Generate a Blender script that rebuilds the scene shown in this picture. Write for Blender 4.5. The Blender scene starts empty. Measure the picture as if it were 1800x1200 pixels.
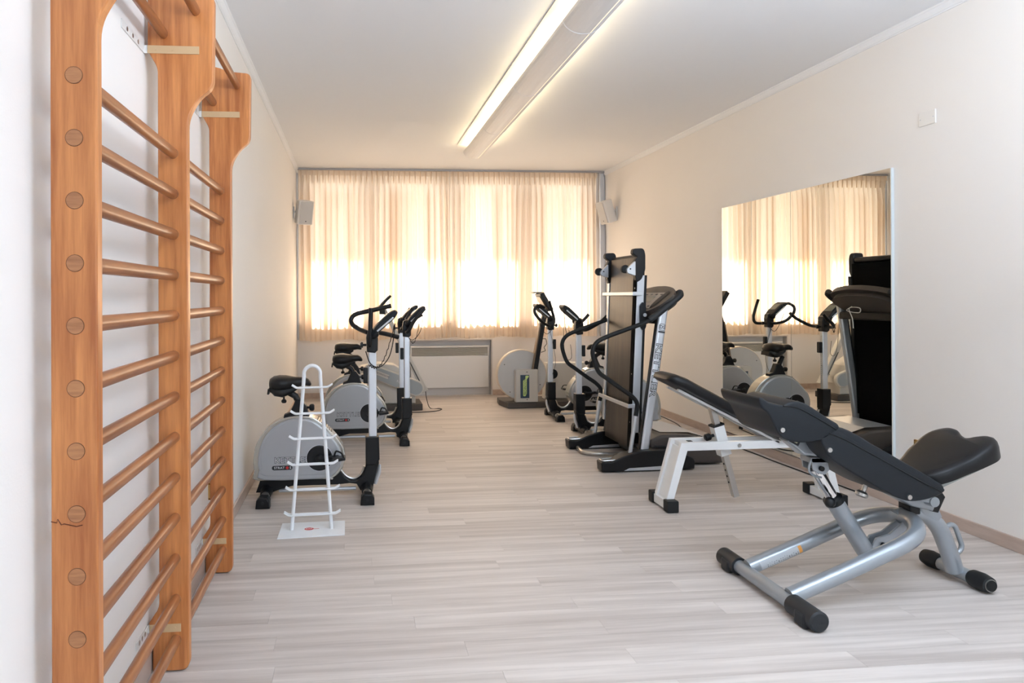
import bpy, bmesh, math, random
from mathutils import Vector, Matrix, Euler
random.seed(7)
C = bpy.context.scene.collection
PI = math.pi

# ------------------------------------------------------------------ camera, world, lights, exposure
SC = bpy.context.scene
cd = bpy.data.cameras.new('camera'); cam = bpy.data.objects.new('camera', cd); C.objects.link(cam)
cd.sensor_fit = 'HORIZONTAL'; cd.sensor_width = 36.0; cd.lens = 1232.7 / 1800 * 36
cd.shift_x = 160.9 / 1800; cd.shift_y = -79.73 / 1800; cd.clip_start = 0.05; cd.clip_end = 200
yw, ro = .0942, -.0065
fw = Vector((math.sin(yw), math.cos(yw), 0)); r0 = Vector((math.cos(yw), -math.sin(yw), 0)); u0 = Vector((0, 0, 1))
rr = r0 * math.cos(ro) + u0 * math.sin(ro); uu = -r0 * math.sin(ro) + u0 * math.cos(ro)
M = Matrix((rr, uu, -fw)).transposed().to_4x4(); M.translation = Vector((.7268, 0, 1.3103))
cam.matrix_world = M
SC.camera = cam

world = bpy.data.worlds.new('sky'); SC.world = world; world.use_nodes = True
wn = world.node_tree.nodes; wl = world.node_tree.links
bg = wn['Background']; bg.inputs['Color'].default_value = (.95, .97, 1.0, 1); bg.inputs['Strength'].default_value = 1.55

def light(name, kind, loc, energy, color, size=None, size_y=None, direction=None, angle=None, spread=None):
    d = bpy.data.lights.new(name, kind); d.energy = energy; d.color = color
    if kind == 'AREA':
        d.shape = 'RECTANGLE'; d.size = size; d.size_y = size_y
        if spread: d.spread = spread
    if angle: d.angle = angle
    o = bpy.data.objects.new(name, d); C.objects.link(o); o.location = loc
    o.rotation_euler = Vector(direction).to_track_quat('-Z', 'Y').to_euler()
    return o
# afternoon sun coming in from outside the curtained window, shaded above by the eaves
light('sun', 'SUN', (2, 14, 8), 13.5, (1.0, .93, .80), direction=(-.10, -1, -.95), angle=.10)
# added area lamp in the unseen rear opening, cool fill standing in for daylight
light('rear_fill', 'AREA', (2.9, -2.3, 1.65), 8, (.62, .84, 1.0), 1.1, 1.3, direction=(0, 1, .02))
# the photographer's flash bounced off the ceiling
light('bounced_flash', 'AREA', (2.5, .75, 2.1), 49, (.70, .83, 1.0), 1.0, .8, direction=(0, .35, 1))
SC.view_settings.view_transform = 'Standard'; SC.view_settings.look = 'None'
SC.view_settings.gamma = 1; SC.view_settings.use_curve_mapping = False
SC.view_settings.exposure = 1.50

W, D, H = 4.0547, 9.132, 2.9436
YB = -2.4                      # end of the room behind the camera

# ------------------------------------------------------------------ materials
MATS = {}
def mat(name, col, rough=.5, metal=0, spec=.5, bump=None, var=None, coat=0, emit=None, trans=None):
    if name in MATS: return MATS[name]
    m = bpy.data.materials.new(name); m.use_nodes = True; MATS[name] = m
    nt = m.node_tree; n = nt.nodes; l = nt.links; b = n['Principled BSDF']
    c = tuple(col) + (1,)
    b.inputs['Base Color'].default_value = c
    b.inputs['Roughness'].default_value = rough; b.inputs['Metallic'].default_value = metal
    b.inputs['Specular IOR Level'].default_value = spec; b.inputs['Coat Weight'].default_value = coat
    if coat: b.inputs['Coat Roughness'].default_value = .15
    tc = n.new('ShaderNodeTexCoord')
    if var:                                   # (scale, amount)
        nz = n.new('ShaderNodeTexNoise'); nz.inputs['Scale'].default_value = var[0]; nz.inputs['Detail'].default_value = 4
        l.new(tc.outputs['Object'], nz.inputs['Vector'])
        mx = n.new('ShaderNodeMix'); mx.data_type = 'RGBA'
        mx.inputs[6].default_value = tuple(x * (1 - var[1]) for x in col) + (1,)
        mx.inputs[7].default_value = tuple(min(1, x * (1 + var[1])) for x in col) + (1,)
        l.new(nz.outputs['Fac'], mx.inputs[0]); l.new(mx.outputs[2], b.inputs['Base Color'])
    if bump:                                  # (scale, strength)
        nb = n.new('ShaderNodeTexNoise'); nb.inputs['Scale'].default_value = bump[0]; nb.inputs['Detail'].default_value = 3
        l.new(tc.outputs['Object'], nb.inputs['Vector'])
        bp = n.new('ShaderNodeBump'); bp.inputs['Strength'].default_value = bump[1]; bp.inputs['Distance'].default_value = .002
        l.new(nb.outputs['Fac'], bp.inputs['Height']); l.new(bp.outputs['Normal'], b.inputs['Normal'])
    if emit:
        b.inputs['Emission Color'].default_value = tuple(emit[0]) + (1,); b.inputs['Emission Strength'].default_value = emit[1]
    return m

def wood(name, dark, light_, stretch, scale=6, rough=.4, coat=.3, world_coords=False):
    m = bpy.data.materials.new(name); m.use_nodes = True; MATS[name] = m
    nt = m.node_tree; n = nt.nodes; l = nt.links; b = n['Principled BSDF']
    tc = n.new('ShaderNodeTexCoord'); mp = n.new('ShaderNodeMapping'); mp.inputs['Scale'].default_value = stretch
    src = tc.outputs['Object']
    if world_coords:
        g = n.new('ShaderNodeNewGeometry'); src = g.outputs['Position']
    oi = n.new('ShaderNodeObjectInfo'); ad = n.new('ShaderNodeVectorMath'); ad.operation = 'ADD'
    sc = n.new('ShaderNodeVectorMath'); sc.operation = 'SCALE'; cb = n.new('ShaderNodeCombineXYZ')
    l.new(oi.outputs['Random'], cb.inputs[0]); l.new(oi.outputs['Random'], cb.inputs[1]); l.new(oi.outputs['Random'], cb.inputs[2])
    l.new(cb.outputs[0], sc.inputs[0]); sc.inputs['Scale'].default_value = 31
    l.new(src, mp.inputs['Vector']); l.new(mp.outputs[0], ad.inputs[0]); l.new(sc.outputs[0], ad.inputs[1])
    n1 = n.new('ShaderNodeTexNoise'); n1.inputs['Scale'].default_value = scale; n1.inputs['Detail'].default_value = 6; n1.inputs['Roughness'].default_value = .62
    n2 = n.new('ShaderNodeTexNoise'); n2.inputs['Scale'].default_value = scale * .22; n2.inputs['Detail'].default_value = 2
    l.new(ad.outputs[0], n1.inputs['Vector']); l.new(ad.outputs[0], n2.inputs['Vector'])
    av = n.new('ShaderNodeMath'); av.operation = 'ADD'
    h = n.new('ShaderNodeMath'); h.operation = 'MULTIPLY'; h.inputs[1].default_value = .6
    h2 = n.new('ShaderNodeMath'); h2.operation = 'MULTIPLY'; h2.inputs[1].default_value = .4
    l.new(n1.outputs['Fac'], h.inputs[0]); l.new(n2.outputs['Fac'], h2.inputs[0]); l.new(h.outputs[0], av.inputs[0]); l.new(h2.outputs[0], av.inputs[1])
    cr = n.new('ShaderNodeValToRGB'); e = cr.color_ramp.elements
    e[0].position = .38; e[0].color = tuple(dark) + (1,); e[1].position = .62; e[1].color = tuple(light_) + (1,)
    l.new(av.outputs[0], cr.inputs['Fac']); l.new(cr.outputs['Color'], b.inputs['Base Color'])
    b.inputs['Roughness'].default_value = rough; b.inputs['Coat Weight'].default_value = coat; b.inputs['Coat Roughness'].default_value = .2
    bp = n.new('ShaderNodeBump'); bp.inputs['Strength'].default_value = .15; bp.inputs['Distance'].default_value = .001
    l.new(n1.outputs['Fac'], bp.inputs['Height']); l.new(bp.outputs['Normal'], b.inputs['Normal'])
    return m

wallM = mat('wall_paint', (.88, .84, .80), .7, bump=(140, .12), var=(1.2, .015))
ceilM = mat('ceiling_paint', (.90, .90, .91), .8, var=(.8, .012))
crownM = mat('crown_plaster', (.86, .86, .87), .6)
trimM = mat('grey_conduit', (.62, .63, .66), .5)
floorM = wood('floor_vinyl', (.46, .402, .365), (.68, .618, .572), (.35, 7.5, 1), 3.2, .50, .0)
subM = mat('floor_joint', (.40, .34, .31), .7)
baseM = wood('baseboard_wood', (.47, .36, .30), (.62, .50, .43), (3, .6, 3), 5, .5, .1)
beech = wood('beech_varnished', (.40, .120, .030), (.72, .285, .088), (9, 9, .55), 4.5, .40, .22)
rungM = wood('rung_wood', (.22, .070, .022), (.40, .145, .048), (9, .7, 9), 5, .42, .45)
dowelM = wood('dowel_wood', (.34, .13, .05), (.52, .23, .09), (2, 2, 20), 5, .4, .3)
blackP = mat('black_plastic', (.006, .0065, .008), .40, spec=.35, bump=(300, .08))
blackR = mat('black_rubber', (.007, .008, .009), .55, spec=.35)
greyR = mat('charcoal_rubber', (.018, .020, .023), .5, spec=.4)
leather = mat('black_vinyl', (.005, .005, .006), .38, spec=.35, bump=(500, .15))
blueblack = mat('charcoal_vinyl', (.007, .010, .014), .48, spec=.35, bump=(500, .15))
silver = mat('silver_paint', (.62, .65, .69), .32, .55)
alu = mat('aluminium', (.70, .74, .80), .28, .65)
steelgrey = mat('grey_steel_paint', (.34, .37, .40), .28, .45, coat=.4)
chrome = mat('chrome', (.80, .80, .80), .12, 1)
dullchrome = mat('worn_chrome', (.52, .51, .49), .3, .95)
whiteM = mat('white_enamel', (.86, .86, .85), .35, coat=.2)
whiteRack = mat('white_rack', (.88, .90, .92), .4)
bodyM = mat('bike_shell', (.44, .46, .49), .3, .35, coat=.3)
rimM = mat('bike_shell_rim', (.56, .545, .50), .22, .6, coat=.3)
techM = mat('machine_beige', (.62, .60, .56), .5)
techB = mat('machine_blue_grey', (.36, .40, .43), .5)
techD = mat('machine_base_brown', (.07, .062, .056), .6)
discM = mat('flywheel_cover', (.60, .60, .60), .45, var=(9, .03))
discRim = mat('flywheel_rim', (.70, .60, .49), .5)
inkM = mat('print_black', (.02, .02, .022), .5)
outM = mat('print_dark_grey', (.06, .065, .075), .5)
paperM = mat('print_pale', (.66, .67, .69), .5)
redM = mat('print_red', (.62, .03, .03), .5)
greenM = mat('print_lime', (.62, .80, .30), .5)
navyM = mat('print_navy', (.03, .06, .10), .5)
yellM = mat('print_cream', (.80, .76, .50), .5)
orangeM = mat('print_orange', (.80, .35, .08), .5)
brass = mat('brass', (.72, .46, .17), .25, .9)
creamP = mat('cream_plastic', (.74, .66, .56), .45)
whiteP = mat('white_plastic', (.80, .78, .75), .45)
plateM = mat('blank_plate_plastic', (.84, .81, .77), .45)
beltM = wood('belt_underside', (.010, .007, .0045), (.050, .034, .023), (11, 11, .5), 5, .38, .05)
matteM = mat('matte_black', (.004, .004, .004), .9, spec=.1)
consM = mat('treadmill_console_plastic', (.055, .045, .040), .4)
heatM = mat('heater_enamel', (.82, .81, .80), .45)
nicheM = mat('niche_grey', (.68, .65, .63), .5)
darkgap = mat('dark_gap', (.05, .05, .05), .8)
lampM = mat('lamp_louvre', (.80, .80, .80), .45, .2)
reflM = mat('lamp_reflector', (.90, .86, .78), .5)
tubeM = mat('fluorescent_tube', (1, 1, 1), .5, emit=((1.0, .80, .48), 5.6))
slotM = mat('lamp_slot', (.9, .85, .75), .5, emit=((1.0, .78, .5), .35))
screenM = mat('lcd_screen', (.22, .24, .20), .2)
rodM = mat('bracket_paint', (.63, .43, .24), .4)
grilleM = mat('speaker_grille', (.62, .60, .58), .6, bump=(900, .4))
spkM = mat('speaker_shell', (.80, .77, .74), .5)
extM = mat('outside_plaster', (.55, .53, .50), .8)
railM = mat('curtain_rail', (.42, .41, .42), .4, .3)
frameM = mat('window_frame_paint', (.75, .74, .72), .5)

def mirror_mat():
    m = bpy.data.materials.new('mirror_silvering'); m.use_nodes = True; b = m.node_tree.nodes['Principled BSDF']
    b.inputs['Base Color'].default_value = (.86, .855, .80, 1); b.inputs['Metallic'].default_value = 1; b.inputs['Roughness'].default_value = 0.0
    MATS['mirror'] = m; return m
mirrorM = mirror_mat()
def glass_mat():
    m = bpy.data.materials.new('window_pane_glass'); m.use_nodes = True; n = m.node_tree.nodes; l = m.node_tree.links
    n.remove(n['Principled BSDF']); t = n.new('ShaderNodeBsdfTransparent'); g = n.new('ShaderNodeBsdfGlossy'); g.inputs['Roughness'].default_value = .02
    mx = n.new('ShaderNodeMixShader'); mx.inputs[0].default_value = .08
    l.new(t.outputs[0], mx.inputs[1]); l.new(g.outputs[0], mx.inputs[2]); l.new(mx.outputs[0], n['Material Output'].inputs['Surface']); return m
glassM = glass_mat()
def curtain_mat():
    m = bpy.data.materials.new('curtain_cloth'); m.use_nodes = True; n = m.node_tree.nodes; l = m.node_tree.links
    n.remove(n['Principled BSDF']); d = n.new('ShaderNodeBsdfDiffuse'); t = n.new('ShaderNodeBsdfTranslucent')
    d.inputs['Color'].default_value = (.92, .79, .66, 1); t.inputs['Color'].default_value = (.98, .88, .76, 1)
    tc = n.new('ShaderNodeTexCoord'); mp = n.new('ShaderNodeMapping'); mp.inputs['Scale'].default_value = (1, 1, .04)
    nz = n.new('ShaderNodeTexNoise'); nz.inputs['Scale'].default_value = 60
    l.new(tc.outputs['Object'], mp.inputs['Vector']); l.new(mp.outputs[0], nz.inputs['Vector'])
    bp = n.new('ShaderNodeBump'); bp.inputs['Strength'].default_value = .25; bp.inputs['Distance'].default_value = .003
    l.new(nz.outputs['Fac'], bp.inputs['Height']); l.new(bp.outputs['Normal'], d.inputs['Normal'])
    mx = n.new('ShaderNodeMixShader'); mx.inputs[0].default_value = .56
    l.new(d.outputs[0], mx.inputs[1]); l.new(t.outputs[0], mx.inputs[2]); l.new(mx.outputs[0], n['Material Output'].inputs['Surface']); return m
curtM = curtain_mat()

# ------------------------------------------------------------------ mesh helpers
class MB:
    """collects shapes into one mesh"""
    def __init__(s): s.v = []; s.f = []; s.sm = []
    def add(s, vs, fs, smooth=False):
        k = len(s.v); s.v += [tuple(v) for v in vs]; s.f += [[i + k for i in f] for f in fs]; s.sm += [smooth] * len(fs); return s
    def addbm(s, bm, smooth=False):
        bm.verts.index_update(); s.add([v.co[:] for v in bm.verts], [[v.index for v in f.verts] for f in bm.faces], smooth); bm.free(); return s
    def box(s, c, size, rot=None, bev=0, seg=2):
        bm = bmesh.new(); bmesh.ops.create_cube(bm, size=1)
        for v in bm.verts: v.co = Vector((v.co.x * size[0], v.co.y * size[1], v.co.z * size[2]))
        if bev: bmesh.ops.bevel(bm, geom=list(bm.edges), offset=bev, segments=seg, affect='EDGES', profile=.6)
        R = Euler(rot).to_matrix() if rot else None
        for v in bm.verts:
            p = R @ v.co if R else v.co
            v.co = p + Vector(c)
        return s.addbm(bm, False)
    def b2(s, lo, hi, bev=0):
        return s.box([(a + b) / 2 for a, b in zip(lo, hi)], [b - a for a, b in zip(lo, hi)], None, bev)
    def prism(s, pts, axis, lo, hi, bev=0, seg=2):
        """outline pts (a,b) in the plane across axis; y: (x,z) x: (y,z) z: (x,y)"""
        f = {'y': lambda a, b, t: (a, t, b), 'x': lambda a, b, t: (t, a, b), 'z': lambda a, b, t: (a, b, t)}[axis]
        bm = bmesh.new(); A = [bm.verts.new(f(a, b, lo)) for a, b in pts]; B = [bm.verts.new(f(a, b, hi)) for a, b in pts]
        n = len(pts); caps = [bm.faces.new(A), bm.faces.new(B)]
        for i in range(n): bm.faces.new((A[i], A[(i + 1) % n], B[(i + 1) % n], B[i]))
        bmesh.ops.recalc_face_normals(bm, faces=list(bm.faces))
        if bev:
            es = list({e for c in caps for e in c.edges})
            bmesh.ops.bevel(bm, geom=es, offset=bev, segments=seg, affect='EDGES', profile=.5)
        return s.addbm(bm)
    def cyl(s, p0, p1, r0, r1=None, n=16, smooth=True):
        r1 = r0 if r1 is None else r1
        return s.sweep([p0, p1], [r0, r1], n)
    def sweep(s, pts, rad, n=10, closed=False, flat=1.0, upv=None):
        P = [Vector(p) for p in pts]; m = len(P)
        if not hasattr(rad, '__len__'): rad = [rad] * m
        T = []
        for i in range(m):
            a = P[(i - 1) % m] if closed or i > 0 else P[i]; b = P[(i + 1) % m] if closed or i < m - 1 else P[i]
            T.append((b - a).normalized())
        ref = Vector(upv) if upv else (Vector((0, 0, 1)) if abs(T[0].z) < .9 else Vector((0, 1, 0)))
        N = (ref - T[0] * ref.dot(T[0])).normalized(); vs = []
        for i in range(m):
            if i: N = (N - T[i] * N.dot(T[i])).normalized()
            B = T[i].cross(N)
            for k in range(n):
                a = 2 * PI * k / n; vs.append(P[i] + N * (math.cos(a) * rad[i] * flat) + B * (math.sin(a) * rad[i]))
        fs = []
        for i in range(m if closed else m - 1):
            j = (i + 1) % m
            for k in range(n): k2 = (k + 1) % n; fs.append([i * n + k, i * n + k2, j * n + k2, j * n + k])
        s.add(vs, fs, True)
        if not closed:
            k = len(s.v)
            s.add([P[0] - T[0] * .0] + vs[:n], [[0, 1 + (i + 1) % n, 1 + i] for i in range(n)], False)
            s.add([P[-1]] + vs[-n:], [[0, 1 + i, 1 + (i + 1) % n] for i in range(n)], False)
        return s
    def tube(s, pts, r, n=10, bend=.04, seg=5, flat=1.0, upv=None):
        return s.sweep(fillet(pts, bend, seg), r, n, False, flat, upv)
    def lathe(s, prof, c, axis='z', n=24):
        vs = []; c = Vector(c)
        for r, h in prof:
            for k in range(n):
                a = 2 * PI * k / n; x, y = r * math.cos(a), r * math.sin(a)
                vs.append(c + Vector({'z': (x, y, h), 'y': (x, h, y), 'x': (h, x, y)}[axis]))
        fs = [[i * n + k, i * n + (k + 1) % n, (i + 1) * n + (k + 1) % n, (i + 1) * n + k] for i in range(len(prof) - 1) for k in range(n)]
        s.add(vs, fs, False)
        s.add(vs[:n], [list(range(n))]); s.add(vs[-n:], [list(range(n))]); return s
    def loft(s, rings, smooth=True):
        n = len(rings[0]); vs = [p for r in rings for p in r]
        fs = [[i * n + k, i * n + (k + 1) % n, (i + 1) * n + (k + 1) % n, (i + 1) * n + k] for i in range(len(rings) - 1) for k in range(n)]
        fs += [list(range(n))[::-1], [len(vs) - n + k for k in range(n)]]
        return s.add(vs, fs, smooth)
    def ball(s, c, r, n=12):
        bm = bmesh.new(); bmesh.ops.create_uvsphere(bm, u_segments=n, v_segments=n // 2 + 2, radius=1)
        r = r if hasattr(r, '__len__') else (r, r, r)
        for v in bm.verts: v.co = Vector((v.co.x * r[0] + c[0], v.co.y * r[1] + c[1], v.co.z * r[2] + c[2]))
        return s.addbm(bm, True)

def fillet(pts, bend, seg):
    P = [Vector(p) for p in pts]; out = [P[0]]
    for i in range(1, len(P) - 1):
        a, b, c = P[i - 1], P[i], P[i + 1]
        d = min(bend, (a - b).length * .49, (c - b).length * .49)
        p, q = b + (a - b).normalized() * d, b + (c - b).normalized() * d
        for k in range(seg + 1):
            t = k / seg; out.append(p * (1 - t) ** 2 + b * 2 * t * (1 - t) + q * t * t)
    out.append(P[-1]); return out
def sm2(pts, n=6, closed=False):
    """catmull-rom through 2D/3D points"""
    P = [Vector(p) for p in pts]; m = len(P); out = []
    for i in range(m if closed else m - 1):
        g = lambda k: P[k % m] if closed else P[max(0, min(m - 1, k))]
        a, b, c, d = g(i - 1), g(i), g(i + 1), g(i + 2)
        for k in range(n):
            t = k / n; out.append(.5 * ((2 * b) + (c - a) * t + (2 * a - 5 * b + 4 * c - d) * t * t + (-a + 3 * b - 3 * c + d) * t ** 3))
    if not closed: out.append(P[-1])
    return out
def sellipse(c, a, b, n=20, e=2.6, plane='yz'):
    out = []
    for k in range(n):
        t = 2 * PI * k / n; x = math.copysign(abs(math.cos(t)) ** (2 / e), math.cos(t)) * a; y = math.copysign(abs(math.sin(t)) ** (2 / e), math.sin(t)) * b
        out.append(Vector((c[0], c[1] + x, c[2] + y)) if plane == 'yz' else Vector((c[0] + x, c[1], c[2] + y)))
    return out

def obj(name, mb, m, parent=None, origin=None, weld=True, autos=None):
    me = bpy.data.meshes.new(name)
    o = bpy.data.objects.new(name, me); C.objects.link(o)
    off = Vector(origin) if origin else Vector((0, 0, 0))
    bm = bmesh.new(); vv = [bm.verts.new(Vector(v) - off) for v in mb.v]
    for f, smo in zip(mb.f, mb.sm):
        try: ff = bm.faces.new([vv[i] for i in f]); ff.smooth = smo
        except ValueError: pass
    if weld: bmesh.ops.remove_doubles(bm, verts=list(bm.verts), dist=1e-5)
    bmesh.ops.recalc_face_normals(bm, faces=list(bm.faces))
    for e in bm.edges:
        if len(e.link_faces) == 2 and e.calc_face_angle(0) > .7: e.smooth = False
    bm.to_mesh(me); bm.free(); me.materials.append(m)
    o.location = off
    if parent: o.parent = parent
    return o
def thing(name, label, cat, loc=(0, 0, 0), rotz=0, group=None):
    o = bpy.data.objects.new(name, None); C.objects.link(o); o.empty_display_size = .05
    o.location = loc; o.rotation_euler = (0, 0, rotz); o['label'] = label; o['category'] = cat
    if group: o['group'] = group
    return o
def tag(o, label, cat, group=None):
    o['label'] = label; o['category'] = cat
    if group: o['group'] = group
    return o
def struct(o, label, cat='structure'):
    o['kind'] = 'structure'; o['label'] = label; o['category'] = cat; return o
def lab(o, t): o['label'] = t; return o

def text(name, s, size, m, parent, matrix, offset=0, extrude=.0004, align='CENTER', sx=1.0, bold=0):
    cu = bpy.data.curves.new(name, 'FONT'); cu.body = s; cu.size = size; cu.align_x = align; cu.align_y = 'CENTER'
    cu.offset = offset; cu.extrude = extrude; cu.resolution_u = 2
    t = bpy.data.objects.new(name, cu); C.objects.link(t)
    dg = bpy.context.evaluated_depsgraph_get(); me = bpy.data.meshes.new_from_object(t.evaluated_get(dg))
    bpy.data.objects.remove(t)
    o = bpy.data.objects.new(name, me); C.objects.link(o)
    for v in me.vertices: v.co.x *= sx
    me.materials.clear(); me.materials.append(m); me.transform(matrix)
    if parent: o.parent = parent
    return o
def basis(o, x, y):
    x = Vector(x).normalized(); y = Vector(y).normalized(); z = x.cross(y)
    m = Matrix((x, y, z)).transposed().to_4x4(); m.translation = Vector(o); return m
def outlined(s, size, parent, o, x, y, fill=paperM, line=outM, sx=1.15, lw=.045):
    x = Vector(x); y = Vector(y); z = x.cross(y).normalized(); o = Vector(o)
    t = text('lettering_outline', s, size, line, parent, basis(o, x, y), size * lw, .0004, sx=sx)
    t2 = text('lettering', s, size, fill, parent, basis(o + z * .0008, x, y), -size * lw * .25, .0004, sx=sx)
    t2['label'] = 'outlined capital letters'; t['label'] = 'dark letter outline'

# ------------------------------------------------------------------ room shell
T = .15
fl = MB(); fl.b2((-T, YB - T, -.06), (W + T, D + T, -.004)); floor = struct(obj('floor', fl, subM), 'pale whitewashed wood-look plank floor', 'floor')
PWID, PLEN = .112, 1.28
def plank_mesh(L):
    m = MB(); m.box((L / 2, PWID / 2, -.002), (L - .0006, PWID - .0008, .004), None, .0003, 1)
    me = obj('plank_mesh_source', m, floorM); d = me.data; bpy.data.objects.remove(me); return d
cache = {}
rows = int(math.ceil((D - 2.18) / PWID)); y = D - rows * PWID
npl = 0
for k in range(rows):
    off = ((k * .47) % 1) * PLEN - PLEN + random.uniform(-.1, .1); x = off
    while x < W - .02:
        if x + PLEN < .16: x += PLEN; a = 0.0
        else: a = max(x, 0)
        if 0 < x < .16: a = 0.0
        b = min(x + PLEN, W)
        if W - b < .16: b = W
        if b - a > .002:
            L = b - a; key = round(L, 4)
            if key not in cache: cache[key] = plank_mesh(L)
            hi = y + k * PWID + PWID
            p = bpy.data.objects.new('plank', cache[key]); C.objects.link(p); p.parent = floor; p.location = (a, y + k * PWID, 0); npl += 1
        x = x + PLEN if b < W else W
st = MB()
for k in range(int((y - YB) / PWID) + 1):
    y1 = y - k * PWID; y0_ = max(YB, y1 - PWID)
    off = (k * .37 % 1) * PLEN
    for a, b in ((0, off), (off, off + PLEN), (off + PLEN, off + 2 * PLEN), (off + 2 * PLEN, W)):
        b = min(b, W)
        if b - a > .02: st.b2((a, y0_ + .0006, -.004), (b - .0012, y1 - .0006, 0))
so = obj('plank_field', st, floorM, floor); so['kind'] = 'stuff'

ce = MB(); ce.b2((-T, YB - T, H), (W + T, D + T, H + .15)); struct(obj('ceiling', ce, ceilM), 'off-white painted ceiling', 'ceiling')
wl_ = MB(); wl_.b2((-T, YB - T, 0), (0, D + T, H)); struct(obj('wall_left', wl_, wallM), 'left cream wall behind the wall bars', 'wall')
wr = MB(); wr.b2((W, YB - T, 0), (W + T, D + T, H)); struct(obj('wall_right', wr, wallM), 'right cream wall carrying the mirror', 'wall')
# back wall with four window openings
Z0, Z1 = .985, 2.80
OP = [(.14, .90), (1.03, 1.92), (2.04, 2.92), (3.05, 3.88)]
RX0, RX1, RZ0, RZ1 = 1.40, 2.541, .0, .742       # heater niche
bw = MB(); bw.b2((0, D, Z1), (W, D + T, H)); bw.b2((0, D, 0), (RX0, D + T, Z0)); bw.b2((RX1, D, 0), (W, D + T, Z0)); bw.b2((RX0, D, RZ1), (RX1, D + T, Z0))
xs = [0] + [v for o_ in OP for v in o_] + [W]
for i in range(0, len(xs), 2): bw.b2((xs[i], D, Z0), (xs[i + 1], D + T, Z1))
struct(obj('wall_back', bw, wallM), 'far window wall behind the curtains', 'wall')
wf = MB(); wf.b2((0, YB - T, 0), (W, YB, .95)); wf.b2((0, YB - T, 2.35), (W, YB, H)); wf.b2((0, YB - T, .95), (2.4, YB, 2.35)); wf.b2((3.5, YB - T, .95), (W, YB, 2.35))  # unseen end wall; its opening is put in for the cool fill
struct(obj('wall_front', wf, wallM), 'wall behind the viewer with an opening added for the fill light', 'wall')
for i, (a, b) in enumerate(OP):
    wo = MB()
    for c_ in ((a, D + .05, Z0, a + .045, Z1), (b - .045, D + .05, Z0, b, Z1)): wo.b2((c_[0], D + .05, c_[2]), (c_[3], D + .10, c_[4]))
    wo.b2((a, D + .05, Z0), (b, D + .10, Z0 + .05)); wo.b2((a, D + .05, Z1 - .05), (b, D + .10, Z1))
    w = struct(obj('window_%d' % (i + 1), wo, frameM), 'white framed window behind the curtain', 'window')
    g = MB(); g.b2((a + .045, D + .072, Z0 + .05), (b - .045, D + .078, Z1 - .05)); obj('pane', g, glassM, w)
si = MB(); si.b2((.05, D - .06, Z0 - .03), (W - .05, D + .05, Z0)); struct(obj('trim_1', si, crownM), 'window sill board', 'sill')
# eaves outside shade the upper part of the window
ev = MB(); ev.b2((-1, D + T, 2.92), (W + 1, D + T + 1.02, 3.06), .01); struct(obj('trim_2', ev, extM), 'roof eaves outside above the window', 'eaves')
gd = MB(); gd.b2((-14, D + T + .1, -.5), (18, D + 40, -.35)); struct(obj('trim_3', gd, mat('outside_paving', (.22, .21, .20), .9)), 'sunlit paving outside the window', 'ground')
# crown mouldings (stepped profile)
cw, cc = .050, .033
prof = [(0, 0), (0, -cw), (.006, -cw), (.008, -cw + .007), (.012, -cw + .009), (.020, -.028), (.024, -.016), (.026, -.012), (cc - .003, -.010), (cc, -.004), (cc, 0)]
cl = MB(); cl.prism([(x, H + z) for x, z in prof], 'y', YB, D); struct(obj('trim_4', cl, crownM), 'white crown moulding along the left wall', 'moulding')
cr_ = MB(); cr_.prism([(W - x, H + z) for x, z in prof][::-1], 'y', YB, D); struct(obj('trim_5', cr_, crownM), 'white crown moulding along the right wall', 'moulding')
bb, bt = .072, .013
def base(name, lo, hi, lb):
    m = MB(); m.b2(lo, hi, .003); return struct(obj(name, m, baseM), lb, 'baseboard')
base('baseboard_left', (0, YB, 0), (bt, D, bb), 'wood-look skirting along the left wall')
base('baseboard_right', (W - bt, YB, 0), (W, D, bb), 'wood-look skirting along the right wall')
bk = MB(); bk.b2((bt, D - bt, 0), (RX0, D, bb), .003); bk.b2((RX1, D - bt, 0), (W - bt, D, bb), .003)
struct(obj('baseboard_back', bk, baseM), 'wood-look skirting under the window', 'baseboard')
t6 = MB(); t6.b2((W - .072, D - .10, .76), (W - .018, D - .05, H - .012), .006); t6.b2((W - .018, D - .09, .76), (W - .004, D - .06, H - .06), .002)
struct(obj('trim_6', t6, trimM), 'grey vertical conduit in the far right corner', 'conduit')
t7 = MB(); t7.b2((.002, D - .09, .76), (.020, D - .05, H - .055), .004)
struct(obj('trim_7', t7, trimM), 'thin grey conduit in the far left corner', 'conduit')

# ------------------------------------------------------------------ heater in its niche
ni = thing('heater_niche', 'grey metal surround of the recessed wall heater under the window', 'surround', (0, 0, 0))
m = MB(); m.b2((RX0, D + .004, 0), (RX1, D + .145, RZ1)); 
bmb = MB(); bmb.b2((RX0, D + .09, -.003), (RX1, D + .148, RZ1)); bmb.b2((RX0 + .014, D, -.0035), (RX1 - .014, D + .09, .0)); obj('back_panel', bmb, nicheM, ni)
fr = MB(); fr.b2((RX0, D - .004, RZ1 - .016), (RX1, D + .09, RZ1)); fr.b2((RX1 - .014, D - .004, 0), (RX1, D + .09, RZ1 - .016)); fr.b2((RX0, D - .004, 0), (RX0 + .014, D + .09, RZ1 - .016))
obj('frame', fr, nicheM, ni)
he = thing('wall_heater', 'wide cream convector heater with a louvred top under the window', 'heater', (1.95, D, 0))
HX0, HX1, HZ0, HZ1 = 1.46, 2.494, .10, .655
hb = MB(); hb.b2((HX0, D + .03, HZ0), (HX1, D + .088, .52), .006); obj('front_panel', hb, heatM, he).location = (-1.95, -D, 0)
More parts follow.
